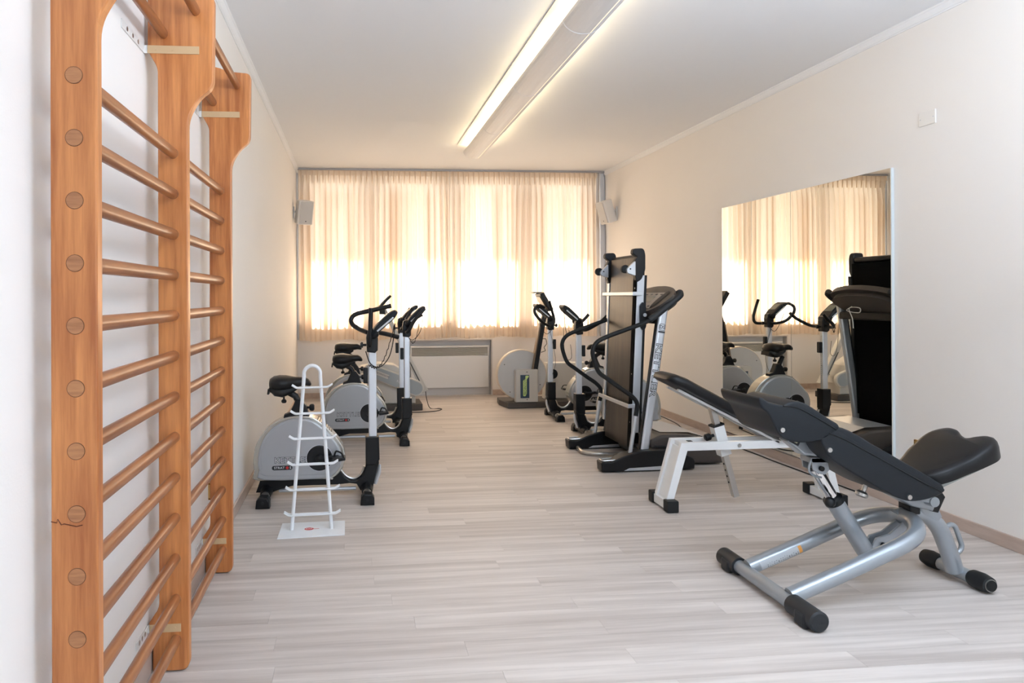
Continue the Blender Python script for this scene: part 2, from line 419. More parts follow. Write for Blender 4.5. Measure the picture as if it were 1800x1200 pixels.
fr = MB(); fr.b2((HX0 - .004, D + .022, HZ1 - .022), (HX1 + .004, D + .088, HZ1), .005); fr.b2((HX1 - .012, D + .022, .52), (HX1 + .004, D + .088, HZ1 - .022)); fr.b2((HX0 - .004, D + .022, .52), (HX0 + .012, D + .088, HZ1 - .022))
obj('grille_frame', fr, mat('heater_cap', (.86, .83, .79), .4), he).location = (-1.95, -D, 0)
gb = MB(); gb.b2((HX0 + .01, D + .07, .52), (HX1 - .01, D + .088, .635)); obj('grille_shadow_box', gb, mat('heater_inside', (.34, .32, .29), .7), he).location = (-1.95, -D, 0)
for k in range(7):
    s_ = MB(); s_.box((1.977, D + .045, .530 + k * .0155), (HX1 - HX0 - .03, .03, .0045), (math.radians(-25), 0, 0)); o = obj('slat', s_, mat('heater_slat', (.74, .71, .66), .5), he); o.location = (-1.95, -D, 0)
b_ = MB(); b_.b2((2.44, D + .024, .532), (2.49, D + .032, .541)); obj('badge', b_, mat('badge_white', (.8, .8, .8), .3), he).location = (-1.95, -D, 0)

# ------------------------------------------------------------------ curtains
def curtain(name, label, x0, x1, seed, z0l, z0r):
    """one cloth with S-shaped folds that overlap, gathered into a pleated heading tape"""
    rnd = random.Random(seed); NF = int(round((x1 - x0) / .068)); per = 16; n = NF * per; nz = 26; Wd = x1 - x0
    def table(lo, hi, k=NF + 2, sm=1):
        v = [rnd.uniform(lo, hi) for _ in range(k)]
        for _ in range(sm): v = [(v[max(0, i - 1)] + 2 * v[i] + v[min(k - 1, i + 1)]) / 4 for i in range(k)]
        return v
    def at_(t, f): i = min(len(t) - 2, int(f)); return t[i] + (t[i + 1] - t[i]) * (f - i)
    ov = [rnd.choice([.0, .004, .012, .030, .050]) for _ in range(NF + 2)]; dep = table(.008, .044, sm=0); dr = table(-.060, .060, sm=1); ov2 = table(-.010, .014, sm=1); wv = table(-.018, .018, sm=2)
    vs = []
    for j in range(nz + 1):
        t = j / nz; tt = t ** 1.25; z_top = H - .022
        for i in range(n + 1):
            u = i / n; f = u * NF; ph = 2 * PI * f
            edge = min(1, min(u, 1 - u) * 25)
            zb = z0l + (z0r - z0l) * u + .009 * math.sin(u * 17 + seed) + .006 * math.sin(u * 43)
            z = z_top + (zb - z_top) * tt
            k = min(1, max(0, (tt - .025) * 7)); k = k * k * (3 - 2 * k)
            o_ = (.007 + (at_(ov, f) * .72 + .004 + at_(ov2, f) * tt - .007) * k) * edge
            d_ = .009 + (at_(dep, f) * .8 + .006 - .009) * k
            x = x0 + u * Wd + at_(dr, f) * tt * edge * k - o_ * math.sin(ph)
            x = min(max(x, x0), x1)
            y = D - .118 + d_ * math.cos(ph) + at_(wv, f) * k
            vs.append((x, y, z))
    fs = [[j * (n + 1) + i, j * (n + 1) + i + 1, (j + 1) * (n + 1) + i + 1, (j + 1) * (n + 1) + i] for j in range(nz) for i in range(n)]
    cx_ = (x0 + x1) / 2
    o = thing(name, label, 'curtain', (cx_, D - .115, H - .022))
    m = MB(); m.add(vs, fs, True); cl_ = obj('cloth', m, curtM, o, weld=False); cl_.location = (-cx_, -(D - .115), -(H - .022))
    ht = MB(); A = []; nn = NF * 8
    for i in range(nn + 1):
        x = x0 + i / nn * Wd; q = (i / 8) % 1; yy = -.016 - .010 * math.exp(-((q - .5) / .13) ** 2)
        A += [(x, D - .122 + yy, H - .024), (x, D - .122 + yy, H - .090)]
    ht.add(A, [[2 * i, 2 * i + 1, 2 * i + 3, 2 * i + 2] for i in range(nn)], True)
    h = obj('heading_tape', ht, curtM, o, weld=False); h.location = (-cx_, -(D - .115), -(H - .022))
    for i in range(NF):
        x = x0 + (i + .5) / NF * Wd; pk = MB()
        pk.loft([[Vector((x + a, D - .150 + b, z)) for a, b in ((-w, .012), (0, -.004 * q), (w, .012), (0, .02))] for z, w, q in ((H - .03, .004, 1), (H - .085, .0045, 1.6), (H - .13, .007, 1), (H - .19, .002, -1))]); p_ = obj('pleat', pk, curtM, o, weld=False); p_.location = (-cx_, -(D - .115), -(H - .022))
    return o
curtain('curtain', 'left half of the sheer peach pleated curtain', .03, 1.966, 3, .752, .765)
curtain('curtain', 'right half of the sheer peach pleated curtain', 1.976, 3.93, 8, .765, .775)
rl = MB(); rl.b2((.02, D - .15, H - .022), (W - .03, D - .09, H), .004)
tag(obj('curtain_rail', rl, railM), 'thin grey ceiling rail carrying the curtains', 'curtain rail')

# ------------------------------------------------------------------ ceiling light
CL = thing('ceiling_light', 'long suspended strip light with a curved grey louvre', 'ceiling light', (2.02, 4.4, H))
def cl(name, mb, m): o = obj(name, mb, m, CL); o.location = (-2.02, -4.4, -H); return o
Y0, Y1 = 1.4, 7.48
m = MB(); m.b2((1.845, Y0, H - .006), (2.200, Y1, H - .001), .0005); cl('reflector_tray', m, reflM)
yj = [1.4, 2.65, 3.9, 5.15, 6.4, 7.55]
for a, b in zip(yj[:-1], yj[1:]):
    arc = [(2.035 + .115 * math.cos(t), 2.878 - .078 * math.sin(t)) for t in [PI * k / 14 for k in range(15)]]
    inn = [(2.035 + .111 * math.cos(t), 2.878 - .074 * math.sin(t)) for t in [PI * k / 14 for k in range(14, -1, -1)]]
    m = MB(); m.prism(arc + inn, 'y', a + .003, b - .003); o = cl('louvre', m, lampM)
    j_ = MB(); j_.prism([(2.035 + .1165 * math.cos(t), 2.878 - .0795 * math.sin(t)) for t in [PI * k / 14 for k in range(15)]] + inn, 'y', b - .006, b + .003)
    if b < 7.5: cl('joint_ring', j_, crownM)
    s_ = MB(); s_.box((2.078, (a + b) / 2, 2.8052), (.004, b - a - .02, .002)); cl('light_slot', s_, slotM)
    for x in (1.975, 2.095):
        t_ = MB(); t_.cyl((x, a + .05, 2.885), (x, b - .05, 2.885), .012, n=8); cl('lamp_tube', t_, tubeM)
    for yy in (a + .12, b - .12):
        h_ = MB(); h_.b2((2.012, yy - .008, 2.81), (2.024, yy + .008, H - .008)); cl('hanger', h_, lampM)
m = MB(); m.prism([(2.035 + .114 * math.cos(t), 2.878 - .077 * math.sin(t)) for t in [PI * k / 14 for k in range(15)]], 'y', 7.548, 7.556); cl('end_cap', m, lampM)

# ------------------------------------------------------------------ mirror panels
for i, (ya, yb) in enumerate(((4.041, 5.0395), (5.0405, 6.041))):
    t = thing('wall_mirror', ['nearer half of the big wall mirror', 'farther half of the big wall mirror'][i] + ' on the right wall', 'mirror', (W, (ya + yb) / 2, .084))
    m = MB(); m.b2((W - .018, ya, .084), (W - .001, yb, 2.085)); o = obj('backing_board', m, mat('mirror_edge', (.70, .75, .76), .4), t); o.location = (-W, -(ya + yb) / 2, -.084)
    m = MB(); m.b2((W - .024, ya + .0015, .0855), (W - .018, yb - .0015, 2.0835)); o = obj('glass', m, mirrorM, t); o.location = (-W, -(ya + yb) / 2, -.084)

# ------------------------------------------------------------------ small wall fittings
t = thing('blank_wall_plate', 'small cream blank cover plate high on the right wall', 'wall plate', (W, 3.781, 2.325))
m = MB(); m.box((-.004, 0, 0), (.008, .118, .080), None, .003); obj('plate', m, plateM, t)
for s_ in (-1, 1):
    m = MB(); m.lathe([(.0032, -.010), (.0032, -.0078)], (0, s_ * .046, 0), 'x', 10); obj('screw', m, trimM, t)
def socket(label, x, yc, zc, s_):
    t = thing('wall_socket', label, 'wall socket', (x, yc, zc))
    m = MB(); hy, hz = .064, .043
    for a, b in (((-hy, -hz), (hy, -hz + .012)), ((-hy, hz - .012), (hy, hz)), ((-hy, -hz), (-hy + .014, hz)), ((hy - .014, -hz), (hy, hz))):
        m.b2((min(0, s_ * .012), a[0], a[1]), (max(0, s_ * .012), b[0], b[1]), .003)
    obj('brass_frame', m, brass, t)
    m = MB(); m.b2((min(0, s_ * .006), -hy + .012, -hz + .010), (max(0, s_ * .006), hy - .012, hz - .010)); obj('insert', m, creamP, t)
    for k in (-1, 0, 1):
        m = MB(); m.box((s_ * .007, k * .028, 0), (.003, .022, .044), None, .001); obj('socket_module', m, whiteP, t)
socket('brass-framed wall socket low on the right wall behind the grey bench seat', W, 3.824, .395, -1)
socket('brass-framed wall socket low on the left wall behind the wall bars', 0, 3.62, .35, 1)

# ------------------------------------------------------------------ speakers
def speaker(label, loc, rot, wallx, mz):
    t = thing('wall_speaker', label, 'loudspeaker', loc, 0, 'wall speakers beside the curtain'); R = Euler(rot).to_matrix()
    def part(n_, mb, m_):
        mb.v = [tuple(R @ Vector(v)) for v in mb.v]; return obj(n_, mb, m_, t)
    m = MB(); m.prism([(-.082, .07), (.082, .07), (.098, -.05), (.086, -.065), (-.086, -.065), (-.098, -.05)], 'z', -.145, .145, .012); part('cabinet', m, spkM)
    m = MB(); m.box((0, -.068, 0), (.158, .010, .268), None, .006); part('grille', m, grilleM)
    m = MB(); m.lathe([(.007, -.0745), (.007, -.072)], (0, 0, -.10), 'y', 12); part('badge', m, inkM)
    d = Vector((wallx - loc[0], mz[0] - loc[1], mz[1] - loc[2])); b0 = R @ Vector((0, .07, .02))
    m = MB(); m.cyl(b0, b0 + R @ Vector((0, .02, 0)), .022, n=12); m.tube([b0, (b0 + d) / 2 + Vector((0, 0, .02)), d], .011, 8, .02)
    sx_ = -1 if wallx > 1 else 1
    m.box(d + Vector((sx_ * .006, 0, 0)), (.012, .05, .15), None, .003); obj('wall_bracket', m, whiteP, t)
speaker('white speaker on the left wall beside the curtain', (.128, 8.60, 2.335), (math.radians(14), 0, math.radians(28)), 0, (8.62, 2.33))
speaker('white speaker on the right wall beside the curtain', (3.925, 8.66, 2.365), (math.radians(18), math.radians(0), math.radians(-78)), W, (8.64, 2.36))

# ------------------------------------------------------------------ wall bars
WB = thing('wall_bars', 'tall varnished wooden gymnastics wall bars with three uprights on the left wall', 'wall bars', (.09, 2.5, 0))
def wb(name, mb, m, lb=None):
    o = obj(name, mb, m, WB); o.location = (-.09, -2.5, 0)
    if lb: o['label'] = lb
    return o
UY = [1.654, 2.528, 3.403]
def roundc(pts, r):      # pts (x,z,fillet)
    out = []
    n = len(pts)
    for i in range(n):
        a, b, c = Vector(pts[i - 1][:2]), Vector(pts[i][:2]), Vector(pts[(i + 1) % n][:2]); f = pts[i][2] if len(pts[i]) > 2 else r
        if f <= 0: out.append(tuple(b)); continue
        d = min(f, (a - b).length * .48, (c - b).length * .48); p, q = b + (a - b).normalized() * d, b + (c - b).normalized() * d
        for k in range(6):
            t = k / 5; w = p * (1 - t) ** 2 + b * 2 * t * (1 - t) + q * t * t; out.append(tuple(w))
    return out
uprof = roundc([(.018, .004, 0), (.142, .004, .03), (.148, 1.945, .04), (.190, 2.015, .05), (.237, 2.05, .05), (.242, 2.376, .025), (.135, 2.384, .05), (.085, 2.405, .05), (.015, 2.405, .02), (.013, 2.175, .01),
                (.047, 2.115, .02), (.040, .225, .02), (.004, .172, .01), (.004, .080, 0), (.018, .078, 0)], 0)
zr = [.5385 + .1419 * k for k in range(-3, 10)]
for k, y in enumerate(UY):
    m = MB(); m.prism(uprof, 'y', y, y + .036, .004); wb('upright', m, beech)
    for z in zr:
        m = MB(); m.lathe([(.0185, y - .0012), (.0185, y - .0002)], (.098, 0, z), 'y', 20); wb('dowel_end', m, dowelM)
        if k == 0:
            m = MB(); m.lathe([(.0198, y - .0006), (.0198, y - .0001)], (.098, 0, z), 'y', 20); wb('dowel_joint', m, mat('wood_joint', (.12, .045, .015), .6))
for a, b in ((UY[0] + .034, UY[1]), (UY[1] + .034, UY[2])):
    for x, z in [(.098, z) for z in zr] + [(.068, 2.235), (.178, 2.318)]:
        m = MB(); ring = []
        for yy in (a, a + .03, (a + b) / 2, b - .03, b + .002):
            rr_ = .0165 if yy in (a, b + .002) else .0180
            ring.append([Vector((x + rr_ * .92 * math.cos(t), yy, z + rr_ * 1.12 * math.sin(t))) for t in [2 * PI * q / 14 for q in range(14)]])
        m.loft(ring); wb('rung', m, rungM)
for y in UY:
    for z, x0_, x1_, L in ((2.178, .012, .19, .24), (.155, .006, .115, .13)):
        m = MB(); m.b2((x0_, y - .003, z - .014), (x1_, y, z + .014), .001); br = wb('bracket', m, rodM, 'painted metal bracket strip')
        for q in range(3):
            m = MB(); m.lathe([(.0045, y - .0045), (.0045, y - .003)], (x0_ + (x1_ - x0_) * (.15 + .33 * q), 0, z), 'y', 10); o = obj('screw', m, rodM, br)
        m = MB(); m.b2((.0005, y - L, z - .014), (.0035, y, z + .014)); m.b2((.0005, y - .003, z - .014), (x0_ + .002, y, z + .014)); br = wb('wall_flange', m, whiteP, 'white perforated bracket flange on the wall')
        for q in range(3):
            m = MB(); m.lathe([(.008, .0035), (.008, .0042)], (0, y - L * (.3 + .24 * q), z), 'x', 12); obj('screw', m, dullchrome, br)
m = MB(); m.sweep([(.043 + a, 1.6535, .80 + b) for a, b in [(0, .007), (.012, .004), (.014, .012), (.022, -.001), (.028, .001), (.040, -.002), (.055, -.006), (.068, -.003)]], .0011, 5)
wb('scratch_mark', m, mat('dark_stain', (.13, .03, .012), .6))

# ------------------------------------------------------------------ white accessory rack
RK = thing('accessory_rack', 'white A-shaped wire accessory rack with paired hooks in front of the nearest bike', 'rack', (.485, 3.98, 0))
def rk(name, mb, m): o = obj(name, mb, m, RK); o.location = (-.485, -3.98, 0); return o
m = MB(); m.prism([(.303, 3.847), (.667, 3.872), (.665, 4.113), (.306, 4.103)], 'z', .0005, .006, .001); rk('base_plate', m, whiteRack)
m = MB(); pts = [(.370, 3.98, .005), (.444, 3.98, .865)] + [(.489 + .047 * math.cos(t), 3.98, .874 + .050 * math.sin(t)) for t in [PI * (1 - q / 12) for q in range(1, 12)]] + [(.534, 3.98, .865), (.592, 3.98, .005)]
m.sweep(pts, .0105, 10, upv=(0, 1, 0)); rk('frame', m, whiteRack)
for z, hw, c in ((.800, .087, .489), (.655, .096, .489), (.514, .106, .490), (.370, .115, .489), (.229, .1245, .4875), (.089, .131, .485)):
    for yy in (3.966, 3.994):
        m = MB(); e = .026; m.tube([(c - hw - e, yy, z + .017), (c - hw, yy, z), (c + hw, yy, z + .003), (c + hw + e, yy, z + .019)], .0045, 8, .008, 3); rk('hook_bar', m, whiteRack)
m = MB(); m.add([(.466 + .026 * math.cos(2 * PI * k / 24), 3.985 + .022 * math.sin(2 * PI * k / 24), .0066) for k in range(24)], [list(range(24))]); lg = rk('emblem', m, redM)
m = MB(); m.b2((.492, 3.983, .0062), (.522, 3.987, .0066)); rk('emblem_bar', m, redM)
text('emblem_letters', 'OF', .030, whiteRack, RK, basis((.466 - .485, 3.985 - 3.98, .0069), (1, 0, 0), (0, 1, 0)), 0, .0001)

# ------------------------------------------------------------------ exercise bikes
def bike(label, loc, rotz, horns, seat_dz=0, seat_du=0, cables=(), console=True, clip=True):
    t = thing('exercise_bike', label, 'exercise bike', loc, rotz, 'silver exercise bikes')
    P = lambda n_, mb, m_, par=None: obj(n_, mb, m_, par or t)
    # flywheel housing
    face = [(-.352, .136), (-.378, .20), (-.385, .265), (-.372, .345), (-.338, .415), (-.285, .473), (-.215, .512), (-.14, .528), (-.065, .523), (-.015, .503), (.045, .452), (.105, .385), (.137, .335), (.150, .28), (.143, .225), (.118, .178), (.075, .145), (.045, .136)]
    fp = [tuple(p) for p in sm2(face, 3, True)]
    cu_, cz_ = -.12, .33
    rim = [(cu_ + (u - cu_) * 1.075 + (-.012 if u < -.1 else 0), max(.128, cz_ + (z - cz_) * 1.06)) for u, z in fp]
    m = MB(); m.prism(rim, 'y', -.062, .062, .006); sh = P('housing', m, rimM)
    for s_ in (-1, 1):
        m = MB(); m.prism(fp, 'y', *sorted((s_ * .060, s_ * .086)), .011, 3); pn = P('side_cover', m, bodyM)
        inn = [(cu_ + (u - cu_) * .93, cz_ + .01 + (z - cz_) * .90) for u, z in fp]
        m = MB(); m.prism(inn, 'y', *sorted((s_ * .084, s_ * .0895)), .003, 2); obj('side_inset', m, bodyM, pn)
        m = MB(); m.lathe([(.082, s_ * .086), (.082, s_ * .093), (.074, s_ * .097), (.045, s_ * .0945), (.0, s_ * .0945)], (.008, 0, .272), 'y', 32); P('crank_disc', m, blackP)
        m = MB(); m.lathe([(.085, s_ * .086), (.085, s_ * .0915)], (.008, 0, .272), 'y', 32); P('crank_ring', m, alu)
        # near side pedal forward on the left row (local -y), backwards on the other side
        du = .125 if s_ < 0 else -.125
        m = MB(); m.sweep([(.008, s_ * .108, .272), (.008 + du * .5, s_ * .118, .276), (.008 + du, s_ * .125, .284)], [.021, .015, .012], 10); m.lathe([(.026, s_ * .096), (.022, s_ * .117)], (.008, 0, .272), 'y', 16); P('crank_arm', m, blackP)
        pd = MB(); pd.box((.008 + du, s_ * .175, .284), (.085, .085, .020), (0, -.12, 0), .006); p_ = P('pedal', pd, blackP)
        pd = MB(); pd.tube([(.008 + du - .03, s_ * .14, .29), (.008 + du - .02, s_ * .15, .33), (.008 + du + .02, s_ * .20, .325), (.008 + du + .03, s_ * .21, .29)], .006, 6, .02); obj('strap', pd, blackP, p_)
        # lettering
        yy = s_ * .0897; xd = (1, 0, 0) if s_ < 0 else (-1, 0, 0); cx_ = -.185 if s_ < 0 else -.20
        outlined('KETTLER', .052, t, (cx_ + .02, yy, .262), xd, (0, 0, 1), paperM, outM, 1.12)
        pl = MB(); pill = [(cx_ - .045 + .062 * (1 if math.cos(a) > 0 else -1) * .82 + .0145 * math.cos(a), .215 + .0145 * math.sin(a)) for a in [2 * PI * q / 24 for q in range(24)]]
        if s_ > 0: pill = [(2 * cx_ - a, b) for a, b in pill]
        pc = sum(a for a, b in pill) / len(pill)
        pl.prism(pill, 'y', *sorted((s_ * .0893, s_ * .0902))); P('badge', pl, inkM)
        text('badge_letters', 'STRAT', .020, whiteRack, t, basis((pc - s_ * -1 * .018 * (1), s_ * .0905, .215), xd, (0, 0, 1)), 0, .0002, sx=1.15)
        text('badge_letters', 'S', .022, whiteRack, t, basis((pc + (.052 if s_ < 0 else -.052), s_ * .0905, .215), xd, (0, 0, 1)), 0, .0002, sx=1.15)
        rd = MB(); rd.lathe([(.0095, s_ * .0903), (.0095, s_ * .0912)], (pc + (.032 if s_ < 0 else -.032), 0, .215), 'y', 16); P('badge_dot', rd, redM)
    for q in range(8):
        m = MB(); f = q / 7; m.box((-.005 + .085 * f, 0, .513 - .082 * f), (.005, .10, .012), (0, PI / 4, 0)); P('vent_rib', m, blackP)
    # base frame
    bp = [(-.405, .045), (-.372, .140), (-.30, .140), (.06, .140), (.120, .168), (.142, .170), (.17, .128), (.205, .104), (.245, .106), (.285, .135), (.308, .20), (.312, .385), (.388, .385), (.392, .215), (.368, .130), (.355, .075), (.352, .040), (.27, .038), (.245, .082), (.20, .088), (.12, .082), (-.17, .082), (-.25, .062), (-.30, .045)]
    m = MB(); m.prism(bp, 'y', -.036, .036, .007); P('base_frame', m, blackP)
    m = MB(); m.prism([(.305, .20), (.305, .39), (.393, .39), (.396, .24), (.375, .205)], 'y', -.044, .044, .008); P('post_sleeve', m, blackP)
    m = MB(); m.sweep([(-.26, 0, .047), (.24, 0, .047)], .013, 10); P('under_tube', m, silver)
    m = MB(); m.sweep(sm2([(.135, 0, .182), (.165, 0, .140), (.205, 0, .114), (.245, 0, .116), (.280, 0, .144), (.298, 0, .19)], 4), [.010] * 21, 8, upv=(0, 1, 0)); P('saddle_strip', m, dullchrome)
    m = MB(); m.sweep(sm2([(.398, 0, .20), (.392, 0, .15), (.376, 0, .105), (.366, 0, .07)], 4), [.006, .01, .012, .013, .014, .014, .015, .015, .015, .015, .014, .013, .01], 8); P('front_fin', m, silver)
    for u in (-.335, .312):
        m = MB(); m.cyl((u, -.185, .045), (u, .185, .045), .028, n=18); ft = P('foot_bar', m, dullchrome)
        m = MB(); m.sweep([(u, -.11, .047), (u, -.045, .055), (u, .045, .055), (u, .11, .047)], [.033, .040, .040, .033], 16); obj('clamp_collar', m, blackP, ft)
        for s_ in (-1, 1):
            m = MB(); m.prism([(u - .045, .001), (u + .043, .001), (u + .043, .045), (u + .028, .070), (u - .020, .075), (u - .040, .05)], 'y', *sorted((s_ * .17, s_ * .25)), .010); obj('end_cap', m, blackP, ft)
            m = MB(); m.lathe([(.010, s_ * .250), (.010, s_ * .2515)], (u, 0, .036), 'y', 12); obj('cap_bolt', m, greyR, ft)
    # handlebar post
    m = MB(); m.box((.353, 0, .675), (.053, .040, .60), None, .008); ps = P('post', m, alu)
    for q in range(24):
        pass
    m = MB()
    for q in range(26): m.b2((.3265, -.010, .42 + q * .019), (.3268, .010 if q % 5 == 0 else 0, .424 + q * .019))
    o = obj('height_marks', m, outM, ps)
    m = MB(); m.prism([(.318, .945), (.314, 1.04), (.322, 1.085), (.352, 1.10), (.384, 1.085), (.391, 1.03), (.389, .955), (.37, .938)], 'y', -.036, .036, .008); P('post_clamp', m, blackP)
    m = MB(); m.cyl((.315, 0, .99), (.292, 0, .99), .008, n=10); m.lathe([(.018, .292), (.020, .282), (.012, .274)], (0, 0, .99), 'x', 14); P('clamp_knob', m, blackP)
    if clip:
        m = MB(); m.box((.308, 0, .79), (.030, .042, .105), None, .006); P('sensor_clip', m, blackP)
    # handlebar horns
    for h in horns:
        m = MB(); m.sweep(sm2(h, 6), .0155, 10); P('handlebar', m, leather)
    if console:
        pr = roundc([(.345, 1.065, .01), (.372, 1.055, .01), (.50, 1.165, .02), (.522, 1.205, .02), (.508, 1.222, .015), (.47, 1.205, .03), (.375, 1.118, .02)], .01)
        m = MB(); m.prism(pr, 'y', -.082, .082, .012); cs = P('console', m, blueblack)
        m = MB(); m.box((.425, 0, 1.168), (.085, .10, .004), (0, -math.radians(42), 0), .001); obj('display', m, screenM, cs)
        m = MB(); m.box((.437, 0, 1.128), (.14, .168, .012), (0, -math.radians(40), 0), .004); obj('console_trim', m, silver, cs)
        for s_ in (-1, 1):
            m = MB(); m.ball((.365, s_ * .05, 1.065), (.032, .03, .032)); obj('pivot_cover', m, blackP, cs)
    # seat mast and saddle
    m = MB(); m.prism([(-.232, .495), (-.222, .545), (-.185, .558), (-.165, .60), (-.150, .640), (-.108, .640), (-.080, .60), (-.068, .555), (-.052, .520), (-.06, .50)], 'y', -.036, .036, .008); P('seat_mast_collar', m, blackP)
    d = seat_dz
    e = seat_du
    m = MB(); m.sweep([(-.120, 0, .60), (-.150 + e, 0, .662 + d), (-.20 + e, 0, .692 + d)], [.022, .022, .022], 12); P('seat_post', m, blackP)
    m = MB(); m.cyl((-.085, 0, .585), (-.060, 0, .585), .008, n=8); m.lathe([(.017, -.060), (.023, -.050), (.023, -.035), (.015, -.028)], (0, 0, .585), 'x', 14); P('seat_knob', m, blackP)
    m = MB(); m.cyl((-.225 + e, 0, .668 + d), (-.225 + e, 0, .640 + d), .006, n=8); m.lathe([(.012, .618 + d), (.017, .624 + d), (.017, .634 + d), (.01, .642 + d)], (-.225 + e, 0, 0), 'z', 12); P('tilt_knob', m, blackP)
    sec = [(-.318, .022, .745, .012), (-.312, .070, .748, .030), (-.290, .100, .750, .043), (-.255, .114, .750, .049), (-.215, .110, .750, .048), (-.18, .084, .750, .042), (-.15, .056, .752, .035), (-.12, .042, .755, .031), (-.09, .038, .757, .028), (-.068, .033, .750, .024), (-.054, .022, .742, .016), (-.048, .008, .738, .006)]
    m = MB(); m.loft([sellipse((u + e, 0, z + d), a, b, 22, 2.3) for u, a, z, b in sec]); sd = P('saddle', m, leather)
    m = MB(); m.loft([sellipse((u + e, 0, z + d), a, b, 16, 3) for u, a, z, b in [(-.312, .06, .718, .020), (-.28, .085, .700, .032), (-.23, .080, .692, .034), (-.18, .055, .702, .026), (-.13, .03, .722, .012)]]); obj('saddle_shell', m, blackP, sd)
    m = MB(); m.box((-.318 + e, 0, .700 + d), (.012, .13, .036), (0, .15, 0), .003); obj('seat_carrier', m, blackP, sd)
    for cpts, r in cables:
        m = MB(); m.sweep(sm2(cpts, 5), r, 6); P('sensor_cable', m, blackR)
    return t
def horn(s_, lean=.0, out=.14, h=.25):
    # U-shaped horn: leaves the clamp sideways, turns up alongside the console
    return [(.352, 0, 1.005), (.350, s_ * out * .45, .995), (.352 + lean * .1, s_ * out * .85, 1.01), (.365 + lean * .3, s_ * out, 1.06), (.39 + lean * .7, s_ * out * .98, 1.06 + h * .45), (.43 + lean, s_ * out * .86, 1.06 + h * .72)]
coil = lambda a, b, n, r: [tuple(Vector(a).lerp(Vector(b), i / n) + Vector((0, r * math.cos(i * 1.57), r * math.sin(i * 1.57) - .12 * math.sin(PI * i / n)))) for i in range(n + 1)]
bike('silver exercise bike nearest on the left, behind the white rack', (.490, 4.65, 0), 0, [
    [(.345, .02, 1.00), (.335, -.045, .99), (.338, -.062, 1.05), (.342, -.066, 1.15), (.345, -.066, 1.235)],
    [(.325, .02, 1.07), (.27, .10, 1.09), (.225, .15, 1.12), (.215, .17, 1.155), (.25, .175, 1.19), (.36, .18, 1.215), (.49, .18, 1.245)],
    [(.360, .03, 1.075), (.41, .08, 1.065), (.47, .12, 1.05), (.535, .15, 1.03)]], 0, cables=
    [(coil((.50, -.02, 1.12), (.33, -.03, .86), 44, .006), .0028), ([(.505, 0, 1.13), (.49, 0, 1.0), (.46, 0, .90), (.40, -.03, .845), (.34, -.04, .87), (.31, -.02, .95)], .0035)])
bike('silver exercise bike second on the left, its saddle just above the nearest one', (.846, 6.35, 0), 0, [
    [(.352, 0, 1.005), (.345, -.08, .985), (.36, -.135, 1.00), (.41, -.145, 1.09), (.47, -.14, 1.16), (.505, -.135, 1.20)],
    [(.352, 0, 1.005), (.345, .08, .985), (.36, .135, 1.00), (.40, .145, 1.07), (.46, .14, 1.11), (.51, .135, 1.14)]], 0, cables=
    [([(.50, 0, 1.13), (.49, 0, 1.03), (.46, 0, .96), (.41, -.01, .915), (.37, -.02, .93), (.36, 0, .97)], .003), (coil((.47, 0, 1.07), (.37, 0, .95), 24, .005), .0025)])
bike('silver exercise bike third on the left, farthest and mostly hidden', (.846, 7.08, 0), 0, [
    [(.352, 0, 1.005), (.345, -.08, .985), (.36, -.135, 1.00), (.40, -.145, 1.09), (.455, -.14, 1.19)],
    [(.352, 0, 1.005), (.345, .08, .985), (.36, .135, 1.00), (.40, .145, 1.09), (.455, .14, 1.19)]], .05)
bike('silver exercise bike on the right nearest the window, in front of the disc-shaped machine', (3.155, 7.31, 0), PI, [
    [(.352, 0, 1.0), (.38, .08, .99), (.46, .14, 1.02), (.54, .15, 1.10), (.555, .14, 1.165), (.50, .125, 1.205), (.44, .115, 1.18)],
    [(.352, 0, 1.005), (.33, -.08, .985), (.28, -.135, .99), (.265, -.15, 1.05), (.29, -.15, 1.15), (.32, -.145, 1.25)]], 0, cables=
    [([(.50, .05, 1.10), (.46, .03, .98), (.40, .03, .90), (.34, .03, .95), (.33, .02, 1.0)], .0028), ([(.36, .03, .93), (.325, .02, .78), (.30, .02, .60), (.335, .02, .47)], .002)])
bike('silver exercise bike on the right just behind the folded treadmill', (3.165, 6.39, 0), PI, [
    [(.352, 0, 1.005), (.345, .09, .99), (.33, .17, .995), (.28, .22, 1.03), (.22, .24, 1.07), (.17, .25, 1.12)],
    [(.352, 0, 1.005), (.345, -.09, .99), (.33, -.17, .995), (.28, -.22, 1.03), (.22, -.24, 1.07), (.17, -.25, 1.12)]], 0.04, .075, cables=
    [(coil((.49, 0, 1.16), (.44, 0, .98), 30, .006), .0028), ([(.50, .01, 1.17), (.50, .01, 1.0), (.49, 0, .80), (.46, 0, .71), (.42, 0, .73), (.43, 0, .85)], .0022)])

# ------------------------------------------------------------------ far left machine (recumbent trainer)
TL = thing('recumbent_trainer', 'beige recumbent trainer with a blue-grey arm and slanting post by the heater', 'exercise machine', (1.3, 8.2, 0))
def tl(name, mb, m, par=None):
    o = obj(name, mb, m, par or TL)
    if par is None: o.location = (-1.3, -8.2, 0)
    return o
m = MB(); m.b2((.62, 8.0, .002), (1.50, 8.42, .075), .006); tl('base', m, techD)
m = MB(); m.prism([(.70, .075), (1.425, .075), (1.425, .20), (1.33, .42), (1.18, .52), (1.0, .54), (.80, .50), (.70, .40)], 'y', 8.06, 8.34, .012); tl('housing', m, techM)
def capsule(a, b, ra, rb, n=12):
    a, b = Vector(a), Vector(b); d = (b - a).normalized(); th = math.atan2(d.y, d.x)
    return [tuple(b + Vector((math.cos(th + q), math.sin(th + q))) * rb) for q in [-PI / 2 + PI * k / n for k in range(n + 1)]] + [tuple(a + Vector((math.cos(th + q), math.sin(th + q))) * ra) for q in [PI / 2 + PI * k / n for k in range(n + 1)]]
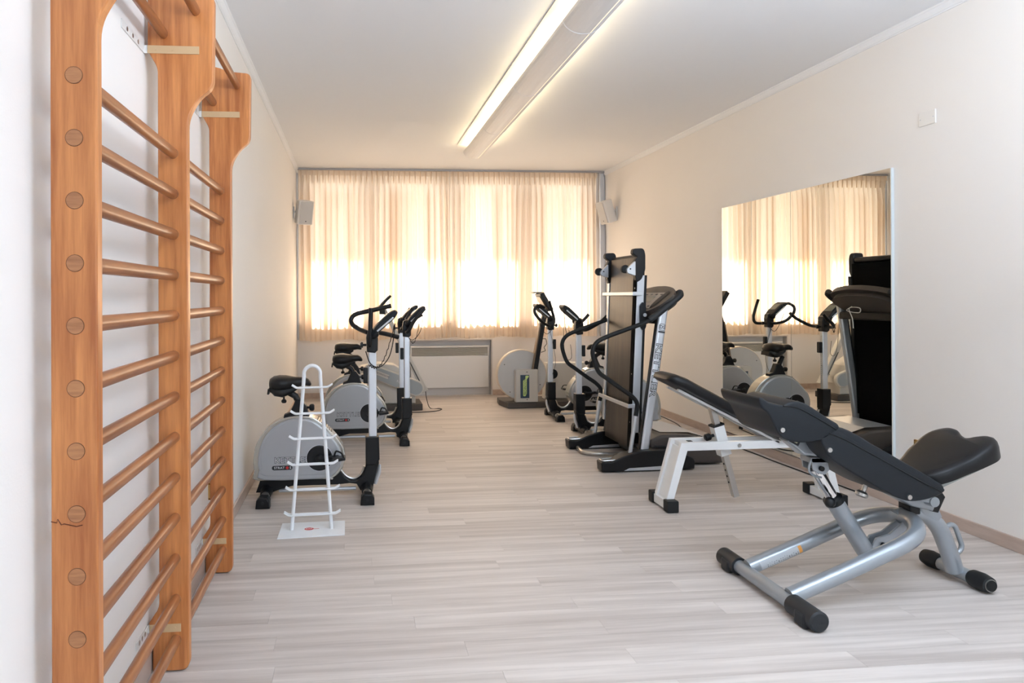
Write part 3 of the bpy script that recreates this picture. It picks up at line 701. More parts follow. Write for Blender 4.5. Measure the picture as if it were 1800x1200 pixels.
m = MB(); m.prism(capsule((.90, .47), (1.425, .255), .075, .090), 'y', 8.00, 8.055, .01); tl('arm_cover', m, techM)
m = MB(); m.prism(capsule((.90, .47), (1.425, .255), .062, .074), 'y', 7.994, 8.0, .002); ar = tl('arm_inlay', m, techB)
m = MB(); dv = Vector((.525, 0, -.215)).normalized(); up = Vector((.215, 0, .525)).normalized()
oc = Vector((1.04, 7.9925, .418)); bx = [oc + dv * a + up * b for a, b in ((-.075, -.024), (.075, -.024), (.075, .024), (-.075, .024))]
m.add(bx, [[0, 1, 2, 3]]); tl('badge', m, techM)
text('lettering', 'TECHNOGYM', .028, outM, TL, basis(oc - Vector((1.3, 8.2, 0)) + Vector((0, -.001, 0)), dv, up), 0, .0002, sx=.95)
text('lettering', 'RECLINE', .034, paperM, TL, basis(Vector((1.27, 7.9925, .318)) - Vector((1.3, 8.2, 0)), dv, up), 0, .0002, sx=1.1)
m = MB()
a_, b_ = Vector((1.075, 0, 1.16)), Vector((1.555, 0, .185)); dd = (b_ - a_).normalized(); nn = Vector((-dd.z, 0, dd.x))
m.prism([((a_ - nn * .022).x, (a_ - nn * .022).z), ((a_ + nn * .022).x, (a_ + nn * .022).z), ((b_ + nn * .036).x, (b_ + nn * .036).z), ((b_ - nn * .036).x, (b_ - nn * .036).z)], 'y', 8.20, 8.27, .008); tl('slanting_post', m, techM)
m = MB(); m.sweep([(1.35, 8.19, .58), (1.50, 8.19, .28)], .006, 6); tl('post_seam', m, outM)
m = MB(); m.box((1.085, 8.23, 1.25), (.19, .24, .028), (0, -math.radians(46), 0), .006); cs = tl('console', m, blueblack)
m = MB(); m.b2((1.02, 8.19, 1.10), (1.085, 8.27, 1.17), .008); tl('console_bracket', m, blackP)
m = MB(); m.box((1.075, 8.23, 1.266), (.12, .17, .004), (0, -math.radians(46), 0)); tl('display', m, screenM)
m = MB(); m.box((1.43, 8.3, .30), (.02, .10, .02), None, .004); tl('pedal_axle', m, blackP)
m = MB(); m.sweep(sm2([(1.555, 8.20, .19), (1.565, 8.17, .10), (1.60, 8.12, .006), (1.70, 8.08, .005), (1.72, 8.02, .005), (1.62, 7.90, .005), (1.35, 7.84, .005), (1.2, 7.86, .005)], 6), .0045, 6)
tl('power_cable', m, blackR)

# ------------------------------------------------------------------ far right machine (flywheel trainer)
TR = thing('flywheel_trainer', 'beige trainer with a large round flywheel cover right of the heater', 'exercise machine', (2.8, 8.15, 0))
def tr(name, mb, m):
    o = obj(name, mb, m, TR); o.location = (-2.8, -8.15, 0); return o
m = MB(); m.prism([(2.49, 7.99), (3.55, 7.99), (3.55, 8.50), (2.46, 8.46), (2.44, 8.26)], 'z', .002, .068, .008); tr('base', m, techD)
m = MB(); m.lathe([(.290, 8.10), (.298, 8.11), (.298, 8.19), (.290, 8.20)], (2.685, 0, .376), 'y', 56); tr('flywheel_rim', m, discRim)
m = MB(); m.lathe([(.272, 8.098), (.285, 8.10)], (2.685, 0, .376), 'y', 56); m2 = MB(); m2.lathe([(.286, 8.096), (.286, 8.102)], (2.685, 0, .376), 'y', 56); fc = tr('flywheel_cover', m2, discM)
for a in (2.6, .75, -2.2, -.5):
    m = MB(); m.lathe([(.006, 8.093), (.006, 8.096)], (2.685 + .245 * math.cos(a), 0, .376 + .245 * math.sin(a)), 'y', 8); tr('screw', m, inkM)
m = MB(); m.prism([(2.59, .07), (2.85, .07), (2.85, .446), (2.605, .446), (2.59, .43)], 'y', 8.0, 8.09, .006); tr('drive_box', m, techM)
m = MB(); m.b2((2.642, 7.996, .118), (2.746, 8.0, .386)); tr('badge', m, navyM)
m = MB(); m.prism(roundc([(2.672, .14, .012), (2.70, .14, .008), (2.716, .17, .008), (2.716, .335, .01), (2.74, .365, .008), (2.74, .378, .004), (2.70, .378, .01), (2.70, .345, .008), (2.672, .32, .01)], .01), 'y', 7.9945, 7.996); tr('badge_emblem', m, greenM)
text('lettering', 'TECHNOGYM', .040, navyM, TR, basis((2.698 - 2.8, 7.9935 - 8.15, .252), (0, 0, 1), (-1, 0, 0)), 0, .0002, sx=.78)
for x, z in ((2.72, .42), (2.72, .10)):
    m = MB(); m.lathe([(.006, 7.997), (.006, 8.0)], (x, 0, z), 'y', 8); tr('screw', m, inkM)
m = MB(); m.prism([(2.99, .07), (3.50, .07), (3.50, .50), (3.02, .50)], 'y', 8.22, 8.36, .012); tr('rear_housing', m, techM)
m = MB(); m.prism([(2.802, .44), (2.866, .44), (2.965, .99), (3.0, 1.13), (2.95, 1.15), (2.90, .98)], 'y', 8.06, 8.13, .008); tr('console_post', m, blackP)
m = MB(); m.prism([(2.798, .445), (2.812, .445), (2.91, .98), (2.894, .98)], 'y', 8.055, 8.135, .002); tr('post_lit_side', m, mat('post_lit_brown', (.22, .16, .11), .5))  # lit left side of the dark post, painted on in brown
a_ = math.radians(60)
m = MB(); m.box((2.955, 8.10, 1.235), (.235, .26, .055), (0, a_, 0), .012); cs = tr('console', m, blackP)
m = MB(); m.box((2.918, 8.10, 1.228), (.15, .19, .006), (0, a_, 0), .002); tr('display', m, mat('lcd_brown', (.30, .22, .13), .3))
m = MB(); m.b2((2.83, 8.10, 1.335), (2.935, 8.20, 1.352), .004); tr('console_cap', m, mat('console_cap', (.35, .32, .26), .5))
m = MB(); m.lathe([(.058, 8.19), (.058, 8.22)], (3.085, 0, .37), 'y', 24); tr('crank_disc', m, blackP)
m = MB(); m.tube([(2.93, 8.08, .80), (2.965, 8.06, .80), (2.975, 8.06, .74), (2.94, 8.06, .70), (2.96, 8.06, .66), (2.91, 8.08, .64)], .004, 6, .01); tr('bottle_holder', m, blackP)

# ------------------------------------------------------------------ folded treadmill
TM = thing('folded_treadmill', 'large silver and black treadmill with its running deck folded upright', 'treadmill', (2.95, 5.46, 0))
def tm(name, mb, m, lb=None):
    o = obj(name, mb, m, TM); o.location = (-2.95, -5.46, 0)
    if lb: o['label'] = lb
    return o
YN, YF = 5.10, 5.83
dx = lambda z: 2.832 + (z - .10) * .046            # front (camera-side) face of the leaning deck
# running deck
m = MB(); m.prism([(dx(.12), .12), (dx(1.60), 1.60), (dx(1.60) + .022, 1.60), (dx(.12) + .022, .12)], 'y', 5.265, 5.775, .008); tm('running_belt', m, beltM)
m = MB(); m.prism([(dx(.16) + .024, .16), (dx(1.57) + .024, 1.57), (dx(1.57) + .075, 1.57), (dx(.16) + .075, .16)], 'y', 5.25, 5.79, .004); tm('deck_board', m, matteM)
for yy in (5.205, 5.80):
    m = MB(); m.prism([(dx(.25) - .002, .25), (dx(1.46), 1.46), (dx(1.46) + .058, 1.46), (dx(.25) + .056, .25)], 'y', yy, yy + .042, .004); tm('deck_side_rail', m, silver)
    m = MB(); m.prism([(dx(.25) + .056, .25), (dx(1.46) + .058, 1.46), (dx(1.46) + .078, 1.46), (dx(.25) + .076, .25)], 'y', yy + .002, yy + .04, .004); tm('foot_rail', m, blackR)
    m = MB(); m.prism(roundc([(2.872, 1.46, .01), (2.862, 1.55, .02), (2.893, 1.60, .01), (2.855, 1.625, .01), (2.860, 1.665, .02), (2.945, 1.668, .03), (2.958, 1.62, .02), (2.957, 1.50, .02), (2.925, 1.425, .02), (2.888, 1.405, .01)], .01), 'y', yy - .006, yy + .05, .008); tm('end_cap', m, blackP)
    s_ = 0 if yy < 5.5 else 0
    ya = yy - .012 if yy < 5.5 else yy - .03
    m = MB(); m.prism(roundc([(2.875, 1.57, .01), (2.835, 1.535, .02), (2.805, 1.505, .02), (2.812, 1.475, .02), (2.875, 1.455, .01)], .01), 'y', ya, ya + .03, .003); wbk = tm('wheel_bracket', m, silver)
    m = MB(); m.lathe([(.026, ya + .030), (.032, ya + .035), (.032, ya + .060), (.026, ya + .065)], (2.808, 0, 1.508), 'y', 20); tm('transport_wheel', m, blackR)
    m = MB(); m.lathe([(.006, ya - .002), (.006, ya)], (2.833, 0, 1.508), 'y', 10); tm('wheel_bolt', m, blackP)
m = MB(); m.cyl((dx(1.6) + .03, 5.26, 1.60), (dx(1.6) + .03, 5.78, 1.60), .026, n=16); tm('belt_roller', m, blackP)
m = MB(); m.prism([(dx(.14) - .010, .14), (dx(1.52) - .010, 1.52), (dx(1.52) + .02, 1.52), (dx(.14) + .02, .14)], 'y', 5.210, 5.264, .002); tm('gap_strip', m, matteM)  # black strip standing in for the dark gap between belt and rail
for z, x in ((1.318, 2.868), (.46, 2.826)):
    m = MB(); m.tube([(x + .05, 5.20, z), (x - .020, 5.20, z - (.0 if z > 1 else .0)), (x - .020, 5.83, z), (x + .05, 5.83, z)], .013, 8, .02, 3, 1.3); 
    m = MB(); m.box((x - .020, 5.50, z), (.014, .66, .030), None, .004); m.box((x + .012, 5.185, z), (.075, .014, .030), None, .004); tm('cross_bracket', m, silver)
m = MB(); m.prism(roundc([(2.905, 1.225, .01), (2.93, 1.26, .02), (2.955, 1.22, .02), (2.955, 1.06, .02), (2.93, 1.03, .02), (2.905, 1.07, .02)], .01), 'y', 5.188, 5.205, .003); tm('latch_plate', m, blackP)
m = MB(); m.lathe([(.014, 5.184), (.014, 5.19)], (2.943, 0, 1.155), 'y', 14); tm('latch_bolt', m, silver)
for z in (1.36, .70, .33):
    m = MB(); m.ball((2.86 + (z - .7) * .045, 5.225, z), .012, 10); tm('side_bolt', m, dullchrome)
# uprights
for yy in (YN, YF):
    m = MB(); m.prism([(2.852, .135), (2.925, .135), (3.085, 1.215), (3.006, 1.175)], 'y', yy - .025, yy + .025, .022, 5); tm('upright', m, alu)
    m = MB(); m.prism([(2.846, .14), (2.856, .135), (3.010, 1.175), (3.000, 1.165)], 'y', yy - .018, yy + .018, .002); tm('upright_seal', m, blackP)
ud = Vector((.1562, 0, 1.06)).normalized(); ux = -ud; uy_ = Vector((ud.z, 0, -ud.x))
cc_ = Vector((2.975, YN - .0262, .745)) - Vector((2.95, 5.46, 0))
outlined('KETTLER', .066, TM, cc_, ux, uy_, alu, outM, 1.55, .045)
ce_ = Vector((3.029, YN - .0262, 1.065)) - Vector((2.95, 5.46, 0))
m = MB(); sh_ = roundc([(-.022, -.024, .008), (.022, -.024, .008), (.026, 0, .01), (.022, .026, .014), (-.022, .026, .014), (-.026, 0, .01)], .01)
m.add([ce_ + uy_ * a + ud * b for a, b in sh_], [list(range(len(sh_)))]); e_ = obj('emblem_shield', m, outM, TM)
m = MB(); m.add([ce_ + Vector((0, -.0006, 0)) + uy_ * a * .86 + ud * b * .86 for a, b in sh_], [list(range(len(sh_)))]); obj('emblem_field', m, alu, TM)
text('emblem_letters', 'DS', .036, outM, TM, basis(ce_ + Vector((0, -.0012, 0)), uy_, ud), .0006, .0002)
m = MB(); m.add([ce_ - ud * .036 + uy_ * a + ud * b for a, b in ((-.026, -.007), (.026, -.007), (.026, .007), (-.026, .007))], [[0, 1, 2, 3]]); obj('emblem_plate', m, outM, TM)
# handrails
rail = [(3.06, 1.225), (2.915, 1.114), (2.76, 1.056), (2.60, 1.00), (2.520, .958), (2.487, .895), (2.500, .815), (2.535, .735), (2.60, .685), (2.70, .612), (2.785, .553), (2.826, .495), (2.815, .405)]
for yy in (5.065, 5.835):
    m = MB(); m.sweep(sm2([(x, yy, z) for x, z in rail], 5), .0165, 12, upv=(0, 1, 0)); tm('handrail', m, blackR)
    m = MB(); m.sweep([(2.815, yy, .41), (2.765, yy, .10)], .015, 12); tm('handrail_leg', m, silver)
    m = MB(); m.sweep(sm2([(2.925, yy, 1.120), (2.99, yy, 1.165), (3.08, yy, 1.235), (3.158, yy, 1.295), (3.175, yy + (.03 if yy < 5.4 else -.03), 1.325)], 4), [.024] * 13 + [.028] * 4, 14, upv=(0, 1, 0)); tm('armrest', m, greyR)
# console
ea = Vector((.20, 0, .165)).normalized(); eb = Vector((0, 1, 0)); en = eb.cross(ea).normalized()   # along the slope / across / normal
if en.z < 0: en = -en
oc = Vector((2.955, 5.45, 1.165))
def cpl(shape, lo, hi): 
    A = [oc + ea * s + eb * y + en * lo for y, s in shape]; B = [oc + ea * s + eb * y + en * hi for y, s in shape]; n = len(A)
    q = MB(); q.add(A + B, [list(range(n)), list(range(n, 2 * n))] + [[i, (i + 1) % n, n + (i + 1) % n, n + i] for i in range(n)]); return q
shp = [tuple(v) for v in sm2([(-.20, .0), (-.34, .06), (-.395, .16), (-.38, .23), (-.28, .285), (-.12, .315), (0, .320), (.12, .315), (.28, .285), (.38, .23), (.395, .16), (.34, .06), (.20, .0), (0, -.01)], 4, True)]
tm('console', cpl(shp, -.035, .012), consM)
tm('console_hood', cpl([(y * .86, .16 + (s - .16) * .8) for y, s in shp], -.075, -.035), consM)
tm('display_panel', cpl([(-.24, .045), (.24, .045), (.22, .235), (-.22, .235)], .012, .0145), mat('display_print', (.46, .42, .36), .35))
tm('display_window', cpl([(-.13, .12), (.13, .12), (.13, .19), (-.13, .19)], .0145, .0155), screenM)
for q in range(5):
    for w_ in range(2): tm('button', cpl([(-.21 + .09 * q + a, .065 + .14 * w_ + b) for a, b in ((0, 0), (.035, 0), (.035, .012), (0, .012))], .0145, .016), outM)
tm('cup_recess', cpl([(-.255 + .045 * math.cos(a), .155 + .10 * math.sin(a)) for a in [2 * PI * q / 16 for q in range(16)]], .0146, .0155), inkM)
m = MB(); m.b2((3.02, 5.10, 1.085), (3.07, 5.83, 1.15), .012); tm('cross_tube', m, blackP)
m = MB(); m.sweep(sm2([(3.19, 5.50, 1.20), (3.20, 5.55, 1.165), (3.19, 5.42, 1.15), (3.20, 5.40, 1.19), (3.20, 5.52, 1.185), (3.21, 5.47, 1.10), (3.21, 5.46, 1.02)], 6), .0035, 6); tm('coiled_lead', m, whiteP)
# base
for yy, s_ in ((5.01, 0), (5.80, 0)):
    m = MB(); m.prism(roundc([(2.535, .006, .006), (2.530, .078, .012), (2.60, .075, .01), (2.70, .118, .03), (2.82, .150, .02), (3.08, .160, .03), (3.25, .085, .03), (3.245, .010, .01), (2.98, .004, .01), (2.62, .004, .01)], .01), 'y', yy, yy + .115, .010, 3); tm('base_foot', m, blackP)
    m = MB(); m.prism([(2.70, .012), (2.98, .012), (3.0, .040), (2.74, .030)], 'y', yy - .003, yy + .0, .001); tm('foot_trim', m, silver)
    m = MB(); m.tube([(2.66, yy + .02, .088), (2.545, yy + .03, .082), (2.545, yy + .09, .082), (2.66, yy + .09, .088)], .008, 8, .02); tm('foot_insert', m, dullchrome)
m = MB(); m.tube([(2.60, 5.78, .022), (2.585, 5.60, .020), (2.68, 5.53, .020), (2.90, 5.53, .020), (2.98, 5.53, .03)], .016, 10, .05); tm('floor_bar', m, dullchrome)
m = MB(); m.cyl((2.88, 5.12, .12), (2.88, 5.80, .12), .020, n=12); tm('pivot_bar', m, dullchrome)
m = MB(); m.prism(roundc([(2.955, .02, .02), (2.955, .20, .03), (3.05, .245, .04), (3.30, .235, .05), (3.50, .165, .06), (3.56, .06, .04), (3.54, .015, .01)], .02), 'y', 5.135, 5.79, .02, 3); tm('motor_hood', m, consM)
m = MB()
tp = [(3.07, .2455), (3.30, .2385), (3.44, .196)]
for i in range(2): m.add([(tp[i][0], 5.22, tp[i][1] + .004), (tp[i + 1][0], 5.22, tp[i + 1][1] + .004), (tp[i + 1][0], 5.70, tp[i + 1][1] + .004), (tp[i][0], 5.70, tp[i][1] + .004)], [[0, 1, 2, 3]])
tm('hood_panel', m, silver)
for q in range(14):
    m = MB(); m.b2((2.99 + q * .011, 5.128, .12), (2.994 + q * .011, 5.136, .165)); tm('vent_slot', m, outM)

# floor cables behind the treadmill
m = MB(); m.sweep(sm2([(3.60, 7.75, .005), (3.86, 7.6, .005), (3.985, 7.35, .005), (3.99, 7.10, .005), (3.96, 6.80, .005), (3.91, 6.6, .005), (3.88, 6.42, .005), (3.90, 6.2, .005), (3.96, 5.9, .005), (3.98, 5.5, .005), (3.98, 5.2, .005), (3.99, 4.9, .005), (4.0, 4.6, .005), (4.01, 4.3, .005)], 6), .005, 6)
tag(obj('power_cable', m, blackR), 'black power cable lying along the right skirting below the mirror', 'cable')
m = MB(); m.sweep(sm2([(3.52, 6.62, .15), (3.58, 6.55, .05), (3.63, 6.45, .012), (3.65, 6.25, .006), (3.70, 5.95, .006), (3.78, 5.60, .006), (3.62, 5.44, .006), (3.50, 5.42, .02)], 6), .0045, 6)
m.box((3.62, 6.46, .018), (.035, .04, .022), (0, 0, .6), .005)
tm('power_cable', m, blackR)

# ------------------------------------------------------------------ white bench
WBn = thing('weight_bench', 'white steel weight bench with a long black inclined backrest', 'bench', (3.15, 4.18, 0))
def wn_(name, mb, m, lb=None):
    o = obj(name, mb, m, WBn); o.location = (-3.15, -4.18, 0)
    if lb: o['label'] = lb
    return o
for yy in (4.085, 4.225):
    m = MB(); m.prism([(2.598, .058), (2.645, .058), (2.735, .360), (3.60, .362), (3.675, .058), (3.722, .058), (3.635, .412), (2.697, .408)], 'y', yy, yy + .032, .003); wn_('frame_rail', m, whiteM)
for x, y1 in ((2.620, 4.335), (3.700, 4.395)):
    m = MB(); m.box((x, (4.10 + y1 - .05) / 2 - .01, .036), (.052, y1 - .10 - 4.05, .052), None, .003); fb = wn_('foot_bar', m, whiteM)
    for a, b in ((4.035, 4.100), (y1 - .085, y1 - .02)):
        m = MB(); m.b2((x - .036, a, .002), (x + .036, b, .072), .008); o = obj('end_cap', m, blackR, fb)
m = MB(); m.prism([(2.612, .064), (2.622, .064), (2.716, .376), (2.706, .376)], 'y', 4.112, 4.230, .001); wn_('leg_web', m, whiteM)
m = MB(); m.b2((2.72, 4.11, .372), (2.79, 4.235, .402), .002); wn_('front_crosspiece', m, whiteM)
m = MB(); m.b2((2.772, 4.150, .4025), (2.800, 4.18, .405)); wn_('slot', m, inkM)
# telescopic post through its sleeve
p0, p1 = Vector((2.925, 4.172, .645)), Vector((3.087, 4.172, .050)); dd = (p1 - p0).normalized(); th = math.atan2(dd.x, -dd.z)
def along(a, b, w, dpt, m_, name, off=0):
    A = p0 + dd * a; B = p0 + dd * b; c_ = (A + B) / 2
    q = MB(); q.box(tuple(c_ + Vector((off, 0, 0))), (w, dpt, (B - A).length), (0, -th, 0), .003); return wn_(name, q, m_)
along(0, (p1 - p0).length, .036, .040, dullchrome, 'telescopic_post')
along(.155, .345, .068, .062, whiteM, 'post_sleeve'); along(.145, .158, .074, .068, blackR, 'sleeve_collar')
m = MB(); c_ = p0 + dd * .21; q_ = Vector((-math.cos(th), 0, -math.sin(th)))
m.cyl(c_ + q_ * .03, c_ + q_ * .06, .010, n=10); m.sweep([c_ + q_ * .055, c_ + q_ * .062, c_ + q_ * .088, c_ + q_ * .094], [.016, .022, .022, .014], 14); wn_('pull_knob', m, blackP)
for a in (.40, .44, .48, .52):
    m = MB(); c_ = p0 + dd * a + q_ * .0185; m.ball(tuple(c_), (.004, .007, .007), 8); wn_('adjust_hole', m, inkM)
for x, z in ((3.065, .386),):
    m = MB(); m.lathe([(.012, 4.080), (.012, 4.085)], (x, 0, z), 'y', 14); wn_('frame_bolt', m, dullchrome)
# backrest pad: rounded head end, long straight edge
b0, b1 = Vector((2.615, 0, .815)), Vector((3.345, 0, .435)); bd = (b1 - b0).normalized(); bn = Vector((-bd.z, 0, bd.x))
rings = []
L = (b1 - b0).length
for t_, hw, th_, dn in ((0, .10, .012, -.010), (.010, .125, .024, -.006), (.035, .140, .034, -.001), (.10, .145, .037, .004), (.2, .145, .036, .003), (.6, .145, .036, 0), (L - .02, .145, .036, 0), (L, .140, .030, 0)):
    c_ = b0 + bd * t_ + bn * dn
    rings.append([Vector((c_.x, 4.175, c_.z)) + bn * (math.copysign(abs(math.sin(a)) ** .55, math.sin(a)) * th_) + Vector((0, math.copysign(abs(math.cos(a)) ** .4, math.cos(a)) * hw, 0)) for a in [2 * PI * k / 24 for k in range(24)]])
m = MB(); m.loft(rings); wn_('backrest', m, leather)
ta = math.atan2(-bd.z, bd.x)
m = MB(); c_ = b0 + bd * (L / 2 + .05) - bn * .044; m.box((c_.x, 4.10, c_.z), (L - .10, .03, .014), (0, ta, 0), .002); m.box((c_.x, 4.25, c_.z), (L - .10, .03, .014), (0, ta, 0), .002); wn_('backrest_rail', m, whiteM)
m = MB(); c_ = b0 + bd * .33 - bn * .062; m.prism([(p0.x - .030, p0.z + .035), (p0.x - .026, p0.z - .006), (p0.x - .008, p0.z - .026), (p0.x + .020, p0.z - .018), (p0.x + .030, p0.z + .010), (p0.x + .055, p0.z + .004), (p0.x - .005, p0.z + .058)], 'y', 4.138, 4.146, .002)
m.prism([(p0.x - .030, p0.z + .035), (p0.x - .026, p0.z - .006), (p0.x - .008, p0.z - .026), (p0.x + .020, p0.z - .018), (p0.x + .030, p0.z + .010), (p0.x + .055, p0.z + .004), (p0.x - .005, p0.z + .058)], 'y', 4.198, 4.206, .002); wn_('pivot_bracket', m, whiteM)
m = MB(); m.lathe([(.011, 4.132), (.011, 4.138)], (p0.x, 0, p0.z), 'y', 14); wn_('pivot_bolt', m, dullchrome)
m = MB(); m.b2((3.36, 4.035, .418), (3.70, 4.315, .468), .016); wn_('seat', m, leather)

# ------------------------------------------------------------------ grey adjustable bench
GB = thing('adjustable_bench', 'grey steel adjustable bench with charcoal pads in the right foreground', 'bench', (2.95, 2.9, 0))
def gb_(name, mb, m, lb=None):
    o = obj(name, mb, m, GB); o.location = (-2.95, -2.9, 0)
    if lb: o['label'] = lb
    return o
m = MB(); m.cyl((2.505, 2.62, .042), (2.505, 3.18, .042), .030, n=22); fb = gb_('front_foot_tube', m, steelgrey)
for a, b, s_ in ((2.545, 2.71, -1), (3.11, 3.255, 1)):
    m = MB(); e0, e1 = (a, b) if s_ < 0 else (b, a)
    m.sweep([(2.505, e0, .042), (2.505, e0 + (.006 if s_ < 0 else -.006), .042), (2.505, e1, .042)], [.034, .041, .041], 24); m.box((2.485, (a * .6 + b * .4), .030), (.05, .07, .056), None, .012); cp = obj('rubber_end', m, greyR, fb)
    m = MB(); m.lathe([(.004, e0 - .002 * -s_ * -1), (.004, e0)], (2.505, 0, .042), 'y', 8); obj('end_screw', m, inkM, fb)
# hoop
hp = [(2.515, 2.745, .060), (2.70, 2.745, .128), (2.90, 2.745, .205), (3.02, 2.748, .252), (3.10, 2.775, .285), (3.150, 2.84, .308), (3.160, 2.90, .312), (3.150, 2.96, .308), (3.10, 3.025, .285), (3.02, 3.052, .252), (2.90, 3.055, .205), (2.70, 3.055, .128), (2.515, 3.055, .060)]
m = MB(); m.sweep(sm2(hp, 6), .034, 16); hoop = gb_('hoop_frame', m, steelgrey)
dh = Vector((.385, 0, .145)).normalized(); uh = Vector((-.145, 0, .385)).normalized()
oh = Vector((2.655, 3.055 - .0345, .112)); off_ = Vector((2.95, 2.9, 0))
m = MB(); 
for a0_, a1_ in ((-.105, .105),):
    vs = []
    for k in range(7):
        t_ = -.55 + 1.1 * k / 6; nn_ = Vector((0, -math.cos(t_), 0)) + uh * math.sin(t_); c_ = Vector((2.655, 3.055, .111)) + nn_ * .0348
        vs += [c_ + dh * a0_, c_ + dh * a1_]
    m.add(vs, [[2 * i, 2 * i + 1, 2 * i + 3, 2 * i + 2] for i in range(6)], True)
gb_('instruction_label', m, mat('label_grey', (.50, .52, .54), .5))
for k, (a, w_) in enumerate([(q * .011 - .10, random.uniform(.015, .032)) for q in range(17)]):
    if k in (0, 1): continue
    m = MB(); c0 = Vector((2.655, 3.055, .111)) + dh * (a + .004); vs = []
    for t_ in (-.42, -.42 + w_ * 16):
        nn_ = Vector((0, -math.cos(t_), 0)) + uh * math.sin(t_); vs += [c0 + nn_ * .0352, c0 + nn_ * .0352 + dh * .003]
    m.add(vs, [[0, 1, 3, 2]]); gb_('print_line', m, outM)
m = MB(); vs = []
for k in range(5):
    t_ = -.5 + 1.0 * k / 4; nn_ = Vector((0, -math.cos(t_), 0)) + uh * math.sin(t_); c_ = Vector((2.655, 3.055, .111)) + nn_ * .0353; vs += [c_ + dh * .088, c_ + dh * .104]
m.add(vs, [[2 * i, 2 * i + 1, 2 * i + 3, 2 * i + 2] for i in range(4)], True); gb_('warning_stripe', m, orangeM)
# rear leg and foot
m = MB(); m.cyl((3.462, 2.81, .040), (3.462, 3.10, .040), .029, n=20); rf_ = gb_('rear_foot_tube', m, steelgrey)
for pts, rs in (([(2.790, 0), (2.795, 0), (2.83, 0), (2.875, 0), (2.885, 0)], [.026, .034, .040, .037, .032]), ([(3.145, 0), (3.14, 0), (3.105, 0), (3.06, 0), (3.05, 0)], [.026, .034, .040, .037, .032])):
    m = MB(); m.sweep([(3.462, p[0], .041) for p in pts], rs, 20); obj('rubber_end', m, blackR, rf_)
    y_ = pts[0][0]; sg = -1 if y_ < 2.9 else 1
    m = MB(); m.sweep([(3.462, y_ - sg * .008, .041), (3.462, y_ + sg * .002, .041)], .0275, 20); obj('end_ring', m, dullchrome, rf_)
    m = MB(); m.sweep([(3.462, y_, .041), (3.462, y_ + sg * .006, .041)], .024, 18); obj('end_plug', m, blackR, rf_)
m = MB(); m.sweep(sm2([(3.13, 2.93, .315), (3.21, 2.93, .325), (3.28, 2.93, .312), (3.345, 2.935, .255), (3.385, 2.94, .180), (3.415, 2.94, .10), (3.43, 2.94, .05)], 5), [.028] * 6 + [.034] * 8 + [.036] * 17, 16, flat=1.0, upv=(0, 1, 0)); gb_('rear_leg', m, steelgrey)
m = MB(); m.prism([(3.215, .372), (3.30, .385), (3.335, .31), (3.31, .29), (3.24, .32)], 'y', 2.895, 2.965, .008); gb_('leg_gusset', m, steelgrey)
m = MB(); m.tube([(3.375, 2.94, .245), (3.415, 2.94, .262), (3.435, 2.94, .250), (3.468, 2.94, .160), (3.455, 2.94, .135), (3.41, 2.94, .115)], .011, 10, .02, 5, upv=(0, 1, 0)); gb_('carry_handle', m, steelgrey)
# gas cylinder
m = MB(); m.cyl((2.975, 2.90, .160), (2.818, 2.90, .405), .037, n=22); gb_('cylinder', m, steelgrey)
m = MB(); m.sweep([(2.826, 2.90, .392), (2.814, 2.90, .411), (2.809, 2.90, .419)], [.041, .041, .032], 20); gb_('cylinder_collar', m, blackR)
m = MB(); m.cyl((2.815, 2.90, .41), (2.735, 2.90, .545), .026, n=18); gb_('piston_rod', m, chrome)
m = MB(); m.sweep([(2.79, 2.86, .410), (2.765, 2.84, .413)], .012, 10); m.ball((2.756, 2.835, .414), .023, 14); gb_('release_knob', m, blackP)
m = MB(); m.prism([(2.69, .60), (2.765, .60), (2.775, .545), (2.755, .525), (2.735, .528), (2.70, .545)], 'y', 2.862, 2.870, .002); m.prism([(2.69, .60), (2.765, .60), (2.775, .545), (2.755, .525), (2.735, .528), (2.70, .545)], 'y', 2.930, 2.938, .002); m.b2((2.69, 2.862, .575), (2.77, 2.938, .60), .004); gb_('upper_yoke', m, steelgrey)
m = MB(); m.cyl((2.735, 2.852, .553), (2.735, 2.948, .553), .011, n=12); gb_('yoke_pin', m, blackP)
m = MB(); m.tube([(2.68, 2.85, .592), (2.668, 2.85, .545), (2.705, 2.86, .52), (2.735, 2.86, .515)], .005, 8, .02); gb_('yoke_guard', m, steelgrey)
m = MB(); m.prism([(2.965, .165), (3.00, .235), (3.06, .250), (3.15, .315), (3.165, .285), (3.09, .19), (3.0, .135)], 'y', 2.875, 2.885, .002); m.prism([(2.965, .165), (3.00, .235), (3.06, .250), (3.15, .315), (3.165, .285), (3.09, .19), (3.0, .135)], 'y', 2.915, 2.925, .002); m.cyl((2.985, 2.862, .165), (2.985, 2.938, .165), .014, n=12); gb_('lower_bracket', m, steelgrey)
m = MB(); m.cyl((3.03, 2.862, .205), (3.03, 2.938, .205), .012, n=12); gb_('bracket_pin', m, blackP)
# spine under the pads
m = MB(); m.prism([(2.585, .672), (2.60, .700), (2.70, .712), (2.745, .685), (3.04, .500), (3.10, .46), (3.285, .385), (3.265, .345), (3.16, .372), (2.78, .575), (2.72, .600), (2.66, .61)], 'y', 2.865, 2.935, .012, 3); gb_('spine', m, steelgrey)
m = MB(); m.box((2.617, 2.8635, .672), (.045, .003, .022), (0, math.radians(28), 0)); gb_('maker_plate', m, inkM)
m = MB(); m.box((2.617, 2.862, .673), (.024, .002, .008), (0, math.radians(28), 0)); gb_('maker_mark', m, yellM)
m = MB(); m.cyl((2.975, 2.90, .475), (2.955, 2.90, .425), .010, n=10); m.sweep([(2.957, 2.90, .437), (2.953, 2.90, .428), (2.949, 2.90, .418), (2.947, 2.90, .412)], [.016, .026, .026, .018], 16); gb_('adjust_knob', m, dullchrome)
